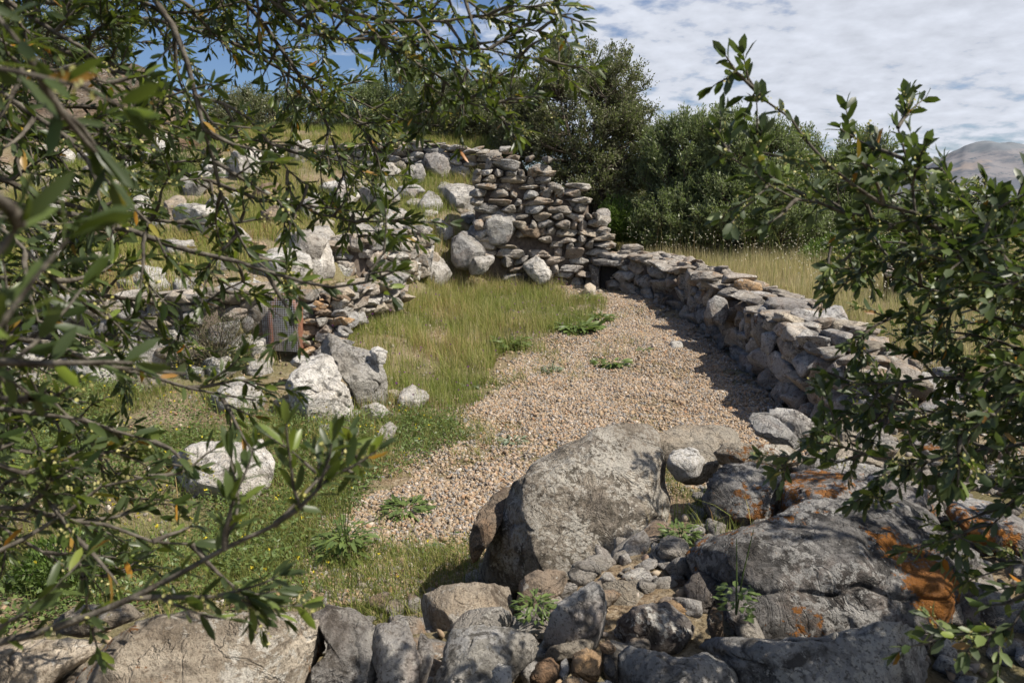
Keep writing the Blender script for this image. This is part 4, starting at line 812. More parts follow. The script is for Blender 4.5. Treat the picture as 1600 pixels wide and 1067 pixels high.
grass('crevice_grass', 'grass and moss in the crevice right of the speckled boulder', 'lush', 9000, wpoly([(1040,720),(1100,730),(1130,790),(1120,840),(1060,870),(1035,850)]), (0.04, 0.12), (0.0025, 0.0045), 113, 0.6)
grass('far_tufts', 'green tufts below the trees behind the stepped wall', 'lush', 50000, [(1.6, 12.6), (1.8, 19), (6, 20), (-0.6, 20), (-0.4, 13.2), (1.2, 13.2)], (0.15, 0.4), (0.008, 0.014), 114, 0.4)
EDGE = wpoly([(440,960),(470,700),(640,680),(700,640),(760,560),(850,470),(1000,470),(1010,560),(880,600),(800,680),(700,760),(640,850),(640,940)])
grass('gravel_edge_grass', 'thin stray grass and dead stems straggling from the turf into the gravel', 'meadow', 20000, EDGE, (0.03, 0.15), (0.002, 0.004), 120, 0.8, pn_(3.0, 92, -0.3, 0.4), clump=0.03)
grass('gravel_straw', 'dead straw lying on the gravel', 'dry', 2600, GRAV, (0.03, 0.09), (0.0015, 0.003), 121, 2.2, pn_(2.0, 93, -0.2, 0.6))
def foot_grass():
    rng = np.random.default_rng(9); XX = []
    for o in ROCKS:
        if o.parent is not None or not (2.7 < o.location.y < 14) or o.location.x > 1.0: continue
        n = len(o.data.vertices); a = np.zeros(n * 3, np.float32); o.data.vertices.foreach_get('co', a); a = a.reshape(-1, 3) + np.array(o.location)
        k = np.abs(a[:, 2] - H(a[:, 0], a[:, 1])) < 0.05; a = a[k]
        if not len(a): continue
        per = 260 if o.location.x < -0.2 else 50
        q = a[rng.integers(0, len(a), per)][:, :2]; c = np.array(o.location)[:2]; d = q - c; d /= np.linalg.norm(d, axis=1)[:, None] + 1e-9; XX.append(q + d * rng.uniform(-0.01, 0.09, (per, 1)) + rng.normal(0, 0.015, (per, 2)))
    q = np.concatenate(XX); n = len(q)
    V, Q, T, r, tt = blades(q[:, 0], q[:, 1], rng.uniform(0.06, 0.22, n), rng.uniform(0.003, 0.006, n), 3, 0.5)
    tag(link('foot_grass', mesh('foot_grass', V, [Q, T], False, r, tt), M['meadow']), 'grass blades growing along the feet of the boulders', 'grass', None, 'stuff')
foot_grass()
# leafy herb layer on the lawn (clover and small herbs): one uncountable mass
def leaves_mesh(base, d, nrm, L, W, rnd, simple_=False, curl=0.12):
    d = d / (np.linalg.norm(d, axis=1)[:, None] + 1e-9); s = np.cross(d, nrm); s /= (np.linalg.norm(s, axis=1)[:, None] + 1e-9); nn = np.cross(s, d); n = len(base); L = L[:, None]; W = W[:, None]
    if simple_:
        V = np.stack([base, base + d * L * 0.5 - s * W * 0.5, base + d * L, base + d * L * 0.5 + s * W * 0.5], 1); F_ = (np.arange(n) * 4)[:, None] + np.array([[0, 1, 2, 3]])
        return V.reshape(-1, 3), [F_], np.repeat(rnd, 4)
    c = lambda t, u, k: base + d * L * t + s * W * u - nn * L * curl * t * t * 1.5 + nn * (k * W)
    V = np.stack([base, c(.32, -.44, .12), c(.32, 0, 0), c(.32, .44, .12), c(.76, -.42, .10), c(.76, 0, 0), c(.76, .42, .10), c(1, 0, 0)], 1)
    b = (np.arange(n) * 8)[:, None]
    Q = np.concatenate([b + np.array([[1, 4, 5, 2]]), b + np.array([[2, 5, 6, 3]])]); T = np.concatenate([b + np.array([[0, 1, 2]]), b + np.array([[0, 2, 3]]), b + np.array([[4, 7, 5]]), b + np.array([[5, 7, 6]])])
    return V.reshape(-1, 3), [Q, T], np.repeat(rnd, 8)
def herbs(name, label, N, region, hr, Lr, seed, mat, dens=None):
    rng = np.random.default_rng(seed); rg = np.array(region); lo, hi = rg.min(0), rg.max(0)
    nc = N // 12; cx_ = rng.uniform(lo[0], hi[0], nc); cy_ = rng.uniform(lo[1], hi[1], nc); k = inpoly(cx_, cy_, region)
    if dens is not None: k &= rng.random(nc) < dens(cx_, cy_)
    cx_, cy_ = cx_[k], cy_[k]; nc = len(cx_); ci = np.repeat(np.arange(nc), 12); n = len(ci)
    x = cx_[ci] + rng.normal(0, 0.035, n); y = cy_[ci] + rng.normal(0, 0.035, n); z = H(x, y) + rng.uniform(hr[0], hr[1], n) * rng.random(n)
    d = rng.normal(0, 1, (n, 3)); d[:, 2] = np.abs(d[:, 2]) * 0.5 + 0.1; nr = rng.normal(0, 0.4, (n, 3)); nr[:, 2] += 1; L = rng.uniform(*Lr, n)
    V, F_, r = leaves_mesh(np.stack([x, y, z], 1), d, nr, L, L * rng.uniform(0.3, 0.55, n), rng.random(n), True)
    return tag(link(name, mesh(name, V, F_, False, r), M[mat]), label, 'herbs', None, 'stuff')
herbs('lawn_herbs', 'small leafy herbs carpeting the left lawn', 130000, LAWN, (0.01, 0.16), (0.014, 0.036), 201, 'weed_leaf', pn_(1.5, 90, -0.6, 0.2))
herbs('bank_herbs', 'low leafy herbs in the bank grass', 14000, BANK, (0.01, 0.08), (0.012, 0.03), 202, 'weed_leaf', pn_(2, 91, 0, 0.4))
def flowers(name, label, N, region, h, col, seed):
    rng = np.random.default_rng(seed); rg = np.array(region); lo, hi = rg.min(0), rg.max(0); x = rng.uniform(lo[0], hi[0], N); y = rng.uniform(lo[1], hi[1], N); k = inpoly(x, y, region); x, y = x[k], y[k]; n = len(x); K = 6
    z = H(x, y) + rng.uniform(*h, n); c = np.repeat(np.stack([x, y, z], 1), K, 0); d = rng.normal(0, 1, (n * K, 3)); L = rng.uniform(0.008, 0.014, n * K); V, F_, r = leaves_mesh(c, d, rng.normal(0, 1, (n * K, 3)), L, L * 0.8, rng.random(n * K), True)
    nt = NT(name); tag(link(name, mesh(name, V, F_, False, r), nt.pbr(col, 0.7, None, 0.1, (0.3, col))), label, 'flowers', None, 'stuff')
flowers('purple_flowers', 'tiny purple flowers dotted over the bank and the left lawn', 260, BANK, (0.08, 0.22), (0.25, 0.06, 0.30), 301)
flowers('white_flowers', 'small white flower heads nodding over the dry field', 9000, FIELD, (0.32, 0.55), (0.72, 0.68, 0.55), 302)
flowers('yellow_flowers', 'tiny yellow flowers among the herbs of the left lawn', 500, LAWN, (0.06, 0.2), (0.6, 0.5, 0.05), 303)
# weeds: individual plants
def weed(px, py, label, R_, Hh, nl, mat, seed, stalk=0, Wr=0.3, name='weed', cat='weed', lay=0.35):
    nl = int(nl * 2.2)
    rng = np.random.default_rng(seed); c = G(px, py)[0]; root = empty(name, c, label, cat)
    az = rng.uniform(0, 2 * math.pi, nl); rr = rng.random(nl) ** 0.5 * R_; b = np.stack([np.cos(az) * rr * 0.7, np.sin(az) * rr * 0.7, 0.005 + rng.random(nl) * Hh], 1)
    d = np.stack([np.cos(az), np.sin(az), lay + rng.normal(0, 0.25, nl)], 1); nr = np.tile([0, 0, 1.0], (nl, 1)) + rng.normal(0, 0.3, (nl, 3)); L = R_ * rng.uniform(0.22, 0.5, nl)
    V, F_, r = leaves_mesh(b, d, nr, L, L * Wr, rng.random(nl), curl=0.25); link('leaves', mesh('leaves', V, F_, True, r), M[mat], root)
    if stalk:
        ls = []
        for _ in range(stalk): a = rng.normal(0, 0.12, 2); h = Hh * rng.uniform(1.2, 2.4) + 0.05; ls.append((np.array([[0, 0, 0], [a[0] * h * .5, a[1] * h * .5, h * .5], [a[0] * h * 1.3, a[1] * h * 1.3, h]]), np.array([.003, .0022, .0012])))
        link('stalks', mesh('stalks', *tube_lines(ls, 4)), M[mat], root)
weed(955, 570, 'low spreading green weed on the open gravel, in the middle', 0.22, 0.03, 60, 'weed_leaf', 1)
weed(1008, 548, 'tiny green weed on the gravel close to the pale flat stone', 0.10, 0.02, 25, 'weed_leaf', 2)
weed(800, 692, 'grey-green rosette weed on the gravel behind the speckled boulder', 0.13, 0.02, 34, 'dusty_leaf', 3)
weed(862, 582, 'small dry-looking weed at the inner edge of the gravel', 0.12, 0.05, 40, 'dusty_leaf', 4, 4)
weed(795, 545, 'leafy green weed with tall stalks at the edge of the bank grass', 0.24, 0.10, 110, 'weed_leaf', 5, 7)
weed(900, 515, 'wide low green weed patch at the tip of the bank grass', 0.34, 0.05, 140, 'weed_leaf', 6)
weed(915, 468, 'bright low weed on the gravel before the stepped wall', 0.22, 0.05, 60, 'weed_leaf', 7)
weed(635, 800, 'broad-leaved weed sprawling over the near gravel', 0.17, 0.04, 70, 'weed_leaf', 8)
weed(540, 870, 'tall bright green weed with toothed leaves beside the near gravel', 0.17, 0.14, 80, 'weed_leaf', 9, 5)
weed(735, 605, 'pale-leaved weed where the bank grass thins out', 0.13, 0.03, 34, 'dusty_leaf', 10)
weed(940, 500, 'broad green weed at the right tip of the bank', 0.2, 0.06, 70, 'weed_leaf', 15)
def weed_at(px, py, t, *a, **k):
    global G
    g0 = G; G = lambda x, y: (P(px, py, t), t)
    try: weed(px, py, *a, **k)
    finally: G = g0
weed_at(838, 965, 2.25, 'bright green leafy weed growing between the brown block and the white boulder', 0.07, 0.05, 70, 'weed_leaf', 11)
weed_at(1062, 848, 2.85, 'green cushion weed above the flat ochre stone', 0.08, 0.05, 90, 'weed_leaf', 12)
weed_at(1150, 960, 2.15, 'small round-leaved weed in the shade beside the massive dark boulder', 0.06, 0.08, 30, 'weed_leaf', 13, 2, 0.6)
weed(490, 530, 'yellow-green leafy plant at the right foot of the niche', 0.16, 0.22, 140, 'weed_leaf', 14, 4, 0.4)

def clump_tree(name, label, cat, base, ells, nclump, twigs, lpt, crad, leafL, leafW, mat, seed, group=None, stems=5, trunk_r=0.09, up=0.5, fork=0.25, barkm='barkfar', trunk=True):
    rng = np.random.default_rng(seed); base = np.array(base, float); root = empty(name, base, label, cat, group)
    cs = []
    wts = np.array([e[3] * e[4] * e[5] for e in ells]) ** 0.7; wts /= wts.sum()
    for _ in range(nclump):
        e = ells[rng.choice(len(ells), p=wts)]; d = rng.normal(0, 1, 3); d /= np.linalg.norm(d); r = rng.uniform(0.35, 1.0) ** 0.5
        cs.append(np.array(e[:3]) + d * r * np.array(e[3:6]))
    cs = np.array(cs); cs[:, 2] = np.maximum(cs[:, 2], 0.08); lines = []; tl = []
    st = [np.array([rng.normal(0, 0.12), rng.normal(0, 0.12), 0.0]) for _ in range(stems)]
    mid = np.array([np.mean([e[k] for e in ells]) for k in range(3)]); zt = mid[2]
    nodes = []
    for i, s in enumerate(st):
        a = 2 * math.pi * i / stems + rng.uniform(-.4, .4); sp = rng.uniform(0.15, 0.5) * max(e[3] for e in ells)
        q = np.array([mid[0] + math.cos(a) * sp, mid[1] + math.sin(a) * sp, zt * rng.uniform(0.75, 1.15)]); u = np.linspace(0, 1, 9)[:, None]
        pts = s * (1 - u) ** 2 + 2 * u * (1 - u) * np.array([s[0] + (q[0] - s[0]) * 0.35, s[1] + (q[1] - s[1]) * 0.35, q[2] * 0.55]) + u * u * q
        pts[1:-1] += rng.normal(0, 0.025, (7, 3)); tl.append((pts, trunk_r * np.linspace(1, 0.3, 9))); nodes += [(p_, trunk_r * (1 - 0.7 * j / 8)) for j, p_ in enumerate(pts) if j >= 2]
    NP = np.array([n_[0] for n_ in nodes]); NR = np.array([n_[1] for n_ in nodes])
    B = []; Dv = []; Ln = []
    for c in cs:
        dd = np.linalg.norm(NP - c, axis=1) + 1.2 * np.maximum(0, NP[:, 2] - c[2] + 0.1); j = int(np.argmin(dd)); a = NP[j]; u = np.linspace(0, 1, 6)[:, None]; m_ = (a + c) / 2 + np.array([0, 0, -0.12 * np.linalg.norm(c - a)])
        pts = a * (1 - u) ** 2 + 2 * u * (1 - u) * m_ + u * u * c; lines.append((pts, np.linspace(min(NR[j] * 0.6, 0.035), 0.007, 6)))
        od = c - np.array([mid[0], mid[1], mid[2] * 0.4]); od /= np.linalg.norm(od) + 1e-9
        for _ in range(twigs):
            v = od * 0.8 + rng.normal(0, 0.75, 3) + np.array([0, 0, up]); v /= np.linalg.norm(v); l = crad * rng.uniform(0.6, 1.5); e_ = c + v * l
            if rng.random() < 0.5: lines.append((np.array([c, c + v * l * 0.5 + rng.normal(0, 0.01, 3), e_]), np.array([0.005, 0.004, 0.002])))
            u_ = rng.random(lpt) ** 0.7; B.append(c + v * l * u_[:, None] + rng.normal(0, crad * 0.10, (lpt, 3))); d_ = v + rng.normal(0, 0.65, (lpt, 3)); Dv.append(d_)
    B = np.concatenate(B); Dv = np.concatenate(Dv); n = len(B); B[:, 2] = np.maximum(B[:, 2], 0.0); nr = rng.normal(0, 0.8, (n, 3)); nr[:, 2] += 0.6
    L = leafL * rng.uniform(0.7, 1.3, n); cr = np.repeat(rng.random(nclump), twigs * lpt)
    V, F_, r = leaves_mesh(B, Dv, nr, L, L * leafW, np.clip(rng.random(n) * 0.6 + cr * 0.4, 0, 1), True); link('foliage', mesh('foliage', V, F_, False, r), M[mat], root)
    if trunk:
        link('trunk', mesh('trunk', *tube_lines(tl, 7)), M[barkm], root); link('branches', mesh('branches', *tube_lines(lines, 4)), M[barkm], root)
    return root
def base_at(px, D, z=None): q = P(px, 400, D); return np.array([q[0], q[1], float(H(q[0], q[1])) - 0.03 if z is None else z])
def EL(base, px, py, D, rx, ry, rz): q = P(px, py, D) - base; return (q[0], q[1], q[2], rx, ry, rz)
GT = 'trees and shrubs behind the walls'
b = base_at(925, 15.0)
clump_tree('evergreen_tree', 'dark airy many-stemmed evergreen tree rising directly behind the stepped wall', 'tree', b,
    [EL(b, 905, 195, 15, 1.30, 0.9, 0.95), EL(b, 965, 150, 15.2, 0.50, 0.6, 0.75), EL(b, 875, 85, 15.2, 0.22, 0.3, 0.35), EL(b, 865, 120, 15, 0.40, 0.5, 0.55), EL(b, 975, 240, 15.2, 0.5, 0.6, 0.8), EL(b, 830, 215, 15.3, 0.7, 0.7, 0.7), EL(b, 930, 285, 15.0, 1.0, 0.8, 0.6), EL(b, 1000, 215, 15.2, 0.35, 0.4, 0.5), EL(b, 925, 115, 15.3, 0.3, 0.4, 0.4)],
    520, 10, 18, 0.25, 0.052, 0.45, 'oak_leaf', 11, stems=12, trunk_r=0.055, up=0.7, group=GT)
b = base_at(800, 16.5)
clump_tree('evergreen_tree', 'dark bushy tree half hidden behind the left olive branches, left of the many-stemmed tree', 'tree', b,
    [EL(b, 780, 190, 16.5, 0.8, 0.8, 0.9), EL(b, 720, 190, 16.7, 0.9, 0.8, 0.8)], 230, 11, 20, 0.26, 0.05, 0.4, 'oak_leaf', 12, group=GT)
b = base_at(650, 18)
clump_tree('evergreen_tree', 'rounded green tree on the skyline above the upper wall', 'tree', b, [EL(b, 650, 170, 18, 1.3, 1.0, 0.95), EL(b, 590, 185, 18, 0.9, 0.8, 0.7)], 230, 11, 20, 0.28, 0.055, 0.4, 'wild_leaf', 13, group=GT)
b = base_at(480, 19)
clump_tree('evergreen_tree', 'low dark green tree on the skyline right of the layered outcrop', 'tree', b, [EL(b, 470, 200, 19, 1.6, 1.0, 0.7), EL(b, 380, 190, 19, 0.8, 0.8, 0.6)], 220, 11, 18, 0.3, 0.06, 0.4, 'oak_leaf', 14, group=GT)
b = base_at(100, 19)
clump_tree('evergreen_tree', 'greyish tree crown above the layered outcrop at the upper left', 'tree', b, [EL(b, 110, 60, 19, 1.4, 1.0, 0.9), EL(b, 20, 90, 19, 1.2, 1.0, 1.0)], 180, 11, 18, 0.32, 0.06, 0.35, 'wild_leaf', 15, group=GT)
b = base_at(1075, 14.2)
clump_tree('wild_olive_shrub', 'tall upright grey-green wild olive shrub right of the many-stemmed tree', 'shrub', b, [EL(b, 1075, 270, 14.2, 0.77, 0.72, 0.86), EL(b, 1120, 245, 14.2, 0.45, 0.54, 0.56), EL(b, 1040, 270, 14.2, 0.45, 0.45, 0.60), EL(b, 1065, 360, 14.0, 0.90, 0.72, 0.60)], 360, 11, 22, 0.27, 0.062, 0.30, 'wild_leaf', 16, up=1.8, group=GT)
b = base_at(1180, 13.7)
clump_tree('wild_olive_shrub', 'broad bushy wild olive shrub in the middle of the right-hand row', 'shrub', b, [EL(b, 1175, 280, 13.7, 0.81, 0.72, 0.77), EL(b, 1215, 260, 13.9, 0.54, 0.54, 0.60), EL(b, 1150, 350, 13.5, 0.90, 0.72, 0.60), EL(b, 1215, 350, 13.5, 0.81, 0.72, 0.60), EL(b, 1130, 225, 13.8, 0.45, 0.45, 0.43)], 400, 11, 22, 0.27, 0.062, 0.30, 'wild_leaf', 17, up=1.8, group=GT)
b = base_at(1290, 14.2)
clump_tree('wild_olive_shrub', 'lower wild olive shrub at the right end of the row, behind the reaching twig', 'shrub', b, [EL(b, 1270, 300, 14.2, 0.72, 0.63, 0.73), EL(b, 1345, 290, 14.2, 0.63, 0.54, 0.82), EL(b, 1300, 370, 14.0, 0.90, 0.72, 0.52), EL(b, 1360, 370, 14.0, 0.72, 0.72, 0.52)], 380, 11, 20, 0.27, 0.062, 0.30, 'wild_leaf', 18, up=1.8, group=GT)
b = base_at(1000, 19)
clump_tree('evergreen_tree', 'dark tree filling the gap between the many-stemmed tree and the upright shrub', 'tree', b, [EL(b, 1000, 300, 19, 0.9, 0.7, 0.9), EL(b, 960, 330, 18, 0.9, 0.7, 0.9)], 180, 11, 18, 0.28, 0.06, 0.4, 'oak_leaf', 19, group=GT)
b = base_at(1450, 24)
clump_tree('wild_olive_shrub', 'distant grey-green shrub half hidden by the right olive branches', 'shrub', b, [EL(b, 1440, 350, 24, 1.5, 1.0, 0.9), EL(b, 1540, 350, 25, 1.5, 1.0, 0.7)], 200, 10, 16, 0.32, 0.07, 0.35, 'wild_leaf', 20, group=GT)
# low bushes
def bush(name, label, px, py, r, h, n, mat, seed, L=0.03, W_=0.3, lines=14, t=None, up=0.6):
    rng = np.random.default_rng(seed); c = G(px, py)[0] if t is None else P(px, py, t); root = empty(name, c, label, 'bush')
    d = rng.normal(0, 1, (n, 3)); d[:, 2] = np.abs(d[:, 2]); d /= np.linalg.norm(d, axis=1)[:, None]; b_ = d * (rng.random((n, 1)) ** 0.35) * np.array([r, r * 0.9, h]) * (1 + 0.3 * vnoise(d * 3, seed))[:, None]
    dv = d + rng.normal(0, 0.5, (n, 3)); dv[:, 2] += up; LL = L * rng.uniform(0.6, 1.3, n); V, F_, rr = leaves_mesh(b_, dv, rng.normal(0, 1, (n, 3)), LL, LL * W_, rng.random(n), True)
    link('foliage', mesh('foliage', V, F_, False, rr), M[mat], root)
    ls = []
    for _ in range(lines * 3): v = rng.normal(0, 1, 3); v[2] = abs(v[2]) + 0.3; v /= np.linalg.norm(v); e_ = v * np.array([r, r, h]) * 0.9; ls.append((np.array([[0, 0, 0], e_ * 0.5 + np.array([0, 0, 0.02]), e_]), np.array([0.006, 0.004, 0.002])))
    link('stems', mesh('stems', *tube_lines(ls, 4)), M['barkfar'], root); return root
bush('heath_bush', 'dark rounded heath bush left of the wire screened niche', 340, 575, 0.36, 0.50, 9000, 'heath_leaf', 1, 0.022, 0.25)
bush('lavender_bush', 'low purplish-brown cushion bush before the triangular white stone', 836, 452, 0.30, 0.26, 7000, 'lavender_leaf', 2, 0.03, 0.18)
bush('heath_bush', 'brownish green heath bush at the left edge of the stepped wall', 752, 318, 0.30, 0.5, 6000, 'heath_leaf', 3, 0.035, 0.2)
bush('green_bush', 'low bright green bush behind the joint of the two walls', 1000, 378, 0.7, 0.55, 9000, 'bush_leaf', 4, 0.05, 0.4, t=14.5)
bush('green_bush', 'fresh green bush at the foot of the upright wild olive shrub', 965, 360, 0.5, 0.6, 7000, 'bush_leaf', 5, 0.045, 0.4, t=14.3)
bush('grass_tuft', 'tall tuft of green grass in the terrace above the niche', 275, 290, 0.35, 0.55, 2200, 'weed_leaf', 6, 0.16, 0.06, up=2)
bush('green_bush', 'shaded leafy bush at the bottom of the left lawn under the olive', 110, 905, 0.30, 0.2, 5000, 'bush_leaf', 7, 0.025, 0.4)
bush('green_bush', 'bright bush at the far edge of the dry field among the right-hand leaves', 1330, 412, 0.8, 0.5, 7000, 'bush_leaf', 8, 0.06, 0.4)
# ------------------------------------------------------------------ near olive trees with guided branches
def spline(pts, n):
    p = np.array(pts, float); s = np.r_[0, np.cumsum(np.linalg.norm(np.diff(p, axis=0), axis=1))]; u = np.linspace(0, s[-1], n); m_ = np.gradient(p, s, axis=0) if len(p) > 2 else np.tile((p[1] - p[0]) / s[1], (2, 1))
    out = []
    for v in u:
        i = int(np.clip(np.searchsorted(s, v) - 1, 0, len(s) - 2)); h = s[i + 1] - s[i]; t = (v - s[i]) / h
        out.append((2 * t**3 - 3 * t**2 + 1) * p[i] + (t**3 - 2 * t**2 + t) * h * m_[i] + (-2 * t**3 + 3 * t**2) * p[i + 1] + (t**3 - t**2) * h * m_[i + 1])
    return np.array(out), s[-1]
def near_tree(name, label, cat, trunk, mains, seed, mat, Lr, Wr, gap, sec_gap, sec_len, tw_len, flower=0.3, droop=0.15, leaf_sp=0.014, near=0.28, updir=0.0):
    rng = np.random.default_rng(seed); trunk = np.array(trunk, float); root = empty(name, trunk[0], label, cat); r0 = np.array(trunk[0])
    tp, _ = spline(trunk, 16); tl = [(tp, np.linspace(0.11, 0.04, 16))]; bl = []; B = []; Dv = []; fl = []
    def leafrun(pts, dens=1.0, tip=True):
        L_ = np.linalg.norm(np.diff(pts, axis=0), axis=1).sum(); n = max(2, int(L_ / leaf_sp * dens)); T = np.gradient(pts, axis=0); T /= np.linalg.norm(T, axis=1)[:, None] + 1e-9
        ax = rng.normal(0, 1, 3)
        for k in range(n):
            u = (k + 0.5 + rng.uniform(-.3, .3)) / n * (len(pts) - 1); i = min(int(u), len(pts) - 2); q = pts[i] + (pts[i + 1] - pts[i]) * (u - i); t = T[i]; s = np.cross(t, ax); s /= np.linalg.norm(s) + 1e-9
            if k % 2: s = np.cross(t, s)
            for sg in (-1, 1):
                if rng.random() < 0.88: B.append(q); Dv.append(t * rng.uniform(0.6, 1.5) + s * sg * rng.uniform(0.6, 1.0) + rng.normal(0, 0.18, 3) + np.array([0, 0, updir]))
            if rng.random() < flower * 0.5: fl.append((q, t))
        for _ in range(3): B.append(pts[-1]); Dv.append(T[-1] + rng.normal(0, 0.3, 3))
    def sub(p, d, L, lvl):
        d = d / np.linalg.norm(d); n = 5 if lvl else 7; pts = [p]; 
        for k in range(n - 1): d = d + rng.normal(0, 0.11, 3) + np.array([0, 0, -droop * (0.4 if lvl else 0.6) / n * 3 + updir * 0.1]); d /= np.linalg.norm(d); pts.append(pts[-1] + d * L / (n - 1))
        return np.array(pts)
    def ok(p_): return np.linalg.norm(p_ - C3) > near
    for m_ in mains:
        dens = m_[1] if isinstance(m_[1], (int, float)) else 1.0; pxs = m_[0] if isinstance(m_[1], (int, float)) else m_
        pts = [q if len(q) == 4 else None for q in pxs]
        W_ = [np.array(q[:3]) if len(q) == 4 else P(*q) for q in pxs]
        j = int(np.argmin(np.linalg.norm(tp - W_[0], axis=1) + 2.0 * np.maximum(0, tp[:, 2] - W_[0][2]))); W_ = [tp[j], (tp[j] + W_[0]) / 2 + np.array([0, 0, 0.05])] + W_
        sp_, Ls = spline(W_, max(12, int(sum(np.linalg.norm(W_[i + 1] - W_[i]) for i in range(len(W_) - 1)) / 0.05))); sp_[2:-1] += rng.normal(0, 0.004, (len(sp_) - 3, 3)); bl.append((sp_, np.linspace(0.014, 0.0015, len(sp_))))
        T = np.gradient(sp_, axis=0); T /= np.linalg.norm(T, axis=1)[:, None]; s0 = int(len(sp_) * 0.25); leafrun(sp_[int(len(sp_) * 0.6):], 0.7)
        s = 0.0; step = Ls / (len(sp_) - 1)
        for i in range(s0, len(sp_)):
            if rng.random() > step / sec_gap * dens: continue
            rd = rng.normal(0, 1, 3); rd -= rd @ T[i] * T[i]; rd /= np.linalg.norm(rd); v = T[i] * rng.uniform(0.4, 1.1) + rd * 0.8; L = sec_len * rng.uniform(0.5, 1.3) * (1 - 0.45 * i / len(sp_)); q = sub(sp_[i], v, L, 0)
            if not (ok(q[-1]) and ok(q[3])): continue
            bl.append((q, np.linspace(0.004, 0.0012, len(q)))); leafrun(q[2:], 0.8); Tq = np.gradient(q, axis=0)
            for k in range(1, len(q)):
                for _ in range(rng.poisson(L / len(q) / gap)):
                    rd = rng.normal(0, 1, 3); v = Tq[k] / (np.linalg.norm(Tq[k]) + 1e-9) * 0.8 + rd * 0.5; w2 = sub(q[k], v, tw_len * rng.uniform(0.5, 1.3), 1)
                    if ok(w2[-1]): bl.append((w2, np.linspace(0.002, 0.0009, len(w2)))); leafrun(w2)
    B = np.array(B); Dv = np.array(Dv); n = len(B); keep = np.linalg.norm(B - C3, axis=1) > near; B, Dv = B[keep], Dv[keep]; n = len(B)
    L = rng.uniform(*Lr, n); V, F_, r = leaves_mesh(B - r0, Dv, rng.normal(0, 0.7, (n, 3)) + np.array([0, 0, 0.8]), L, L * rng.uniform(*Wr, n), rng.random(n)); link('foliage', mesh('foliage', V, F_, True, r), M[mat], root)
    link('trunk', mesh('trunk', tube_lines(tl, 10)[0] - r0, tube_lines(tl, 10)[1]), M['bark'], root); v_, f_ = tube_lines(bl, 5); link('branches', mesh('branches', v_ - r0, f_), M['bark'], root)
    if fl:
        n = len(fl); k = 14; q = np.repeat(np.array([f[0] for f in fl]), k, 0); t = np.repeat(np.array([f[1] for f in fl]), k, 0); q = q + t * rng.uniform(0, 0.02, (n * k, 1)) + rng.normal(0, 0.006, (n * k, 3)); L = rng.uniform(0.003, 0.006, n * k)
        V, F_, r = leaves_mesh(q - r0, rng.normal(0, 1, (n * k, 3)), rng.normal(0, 1, (n * k, 3)), L, L * 0.9, rng.random(n * k)); link('blossom', mesh('blossom', V, F_, True, r), M['blossom'], root)
    print(name, 'leaves', len(B), 'flowers', len(fl))
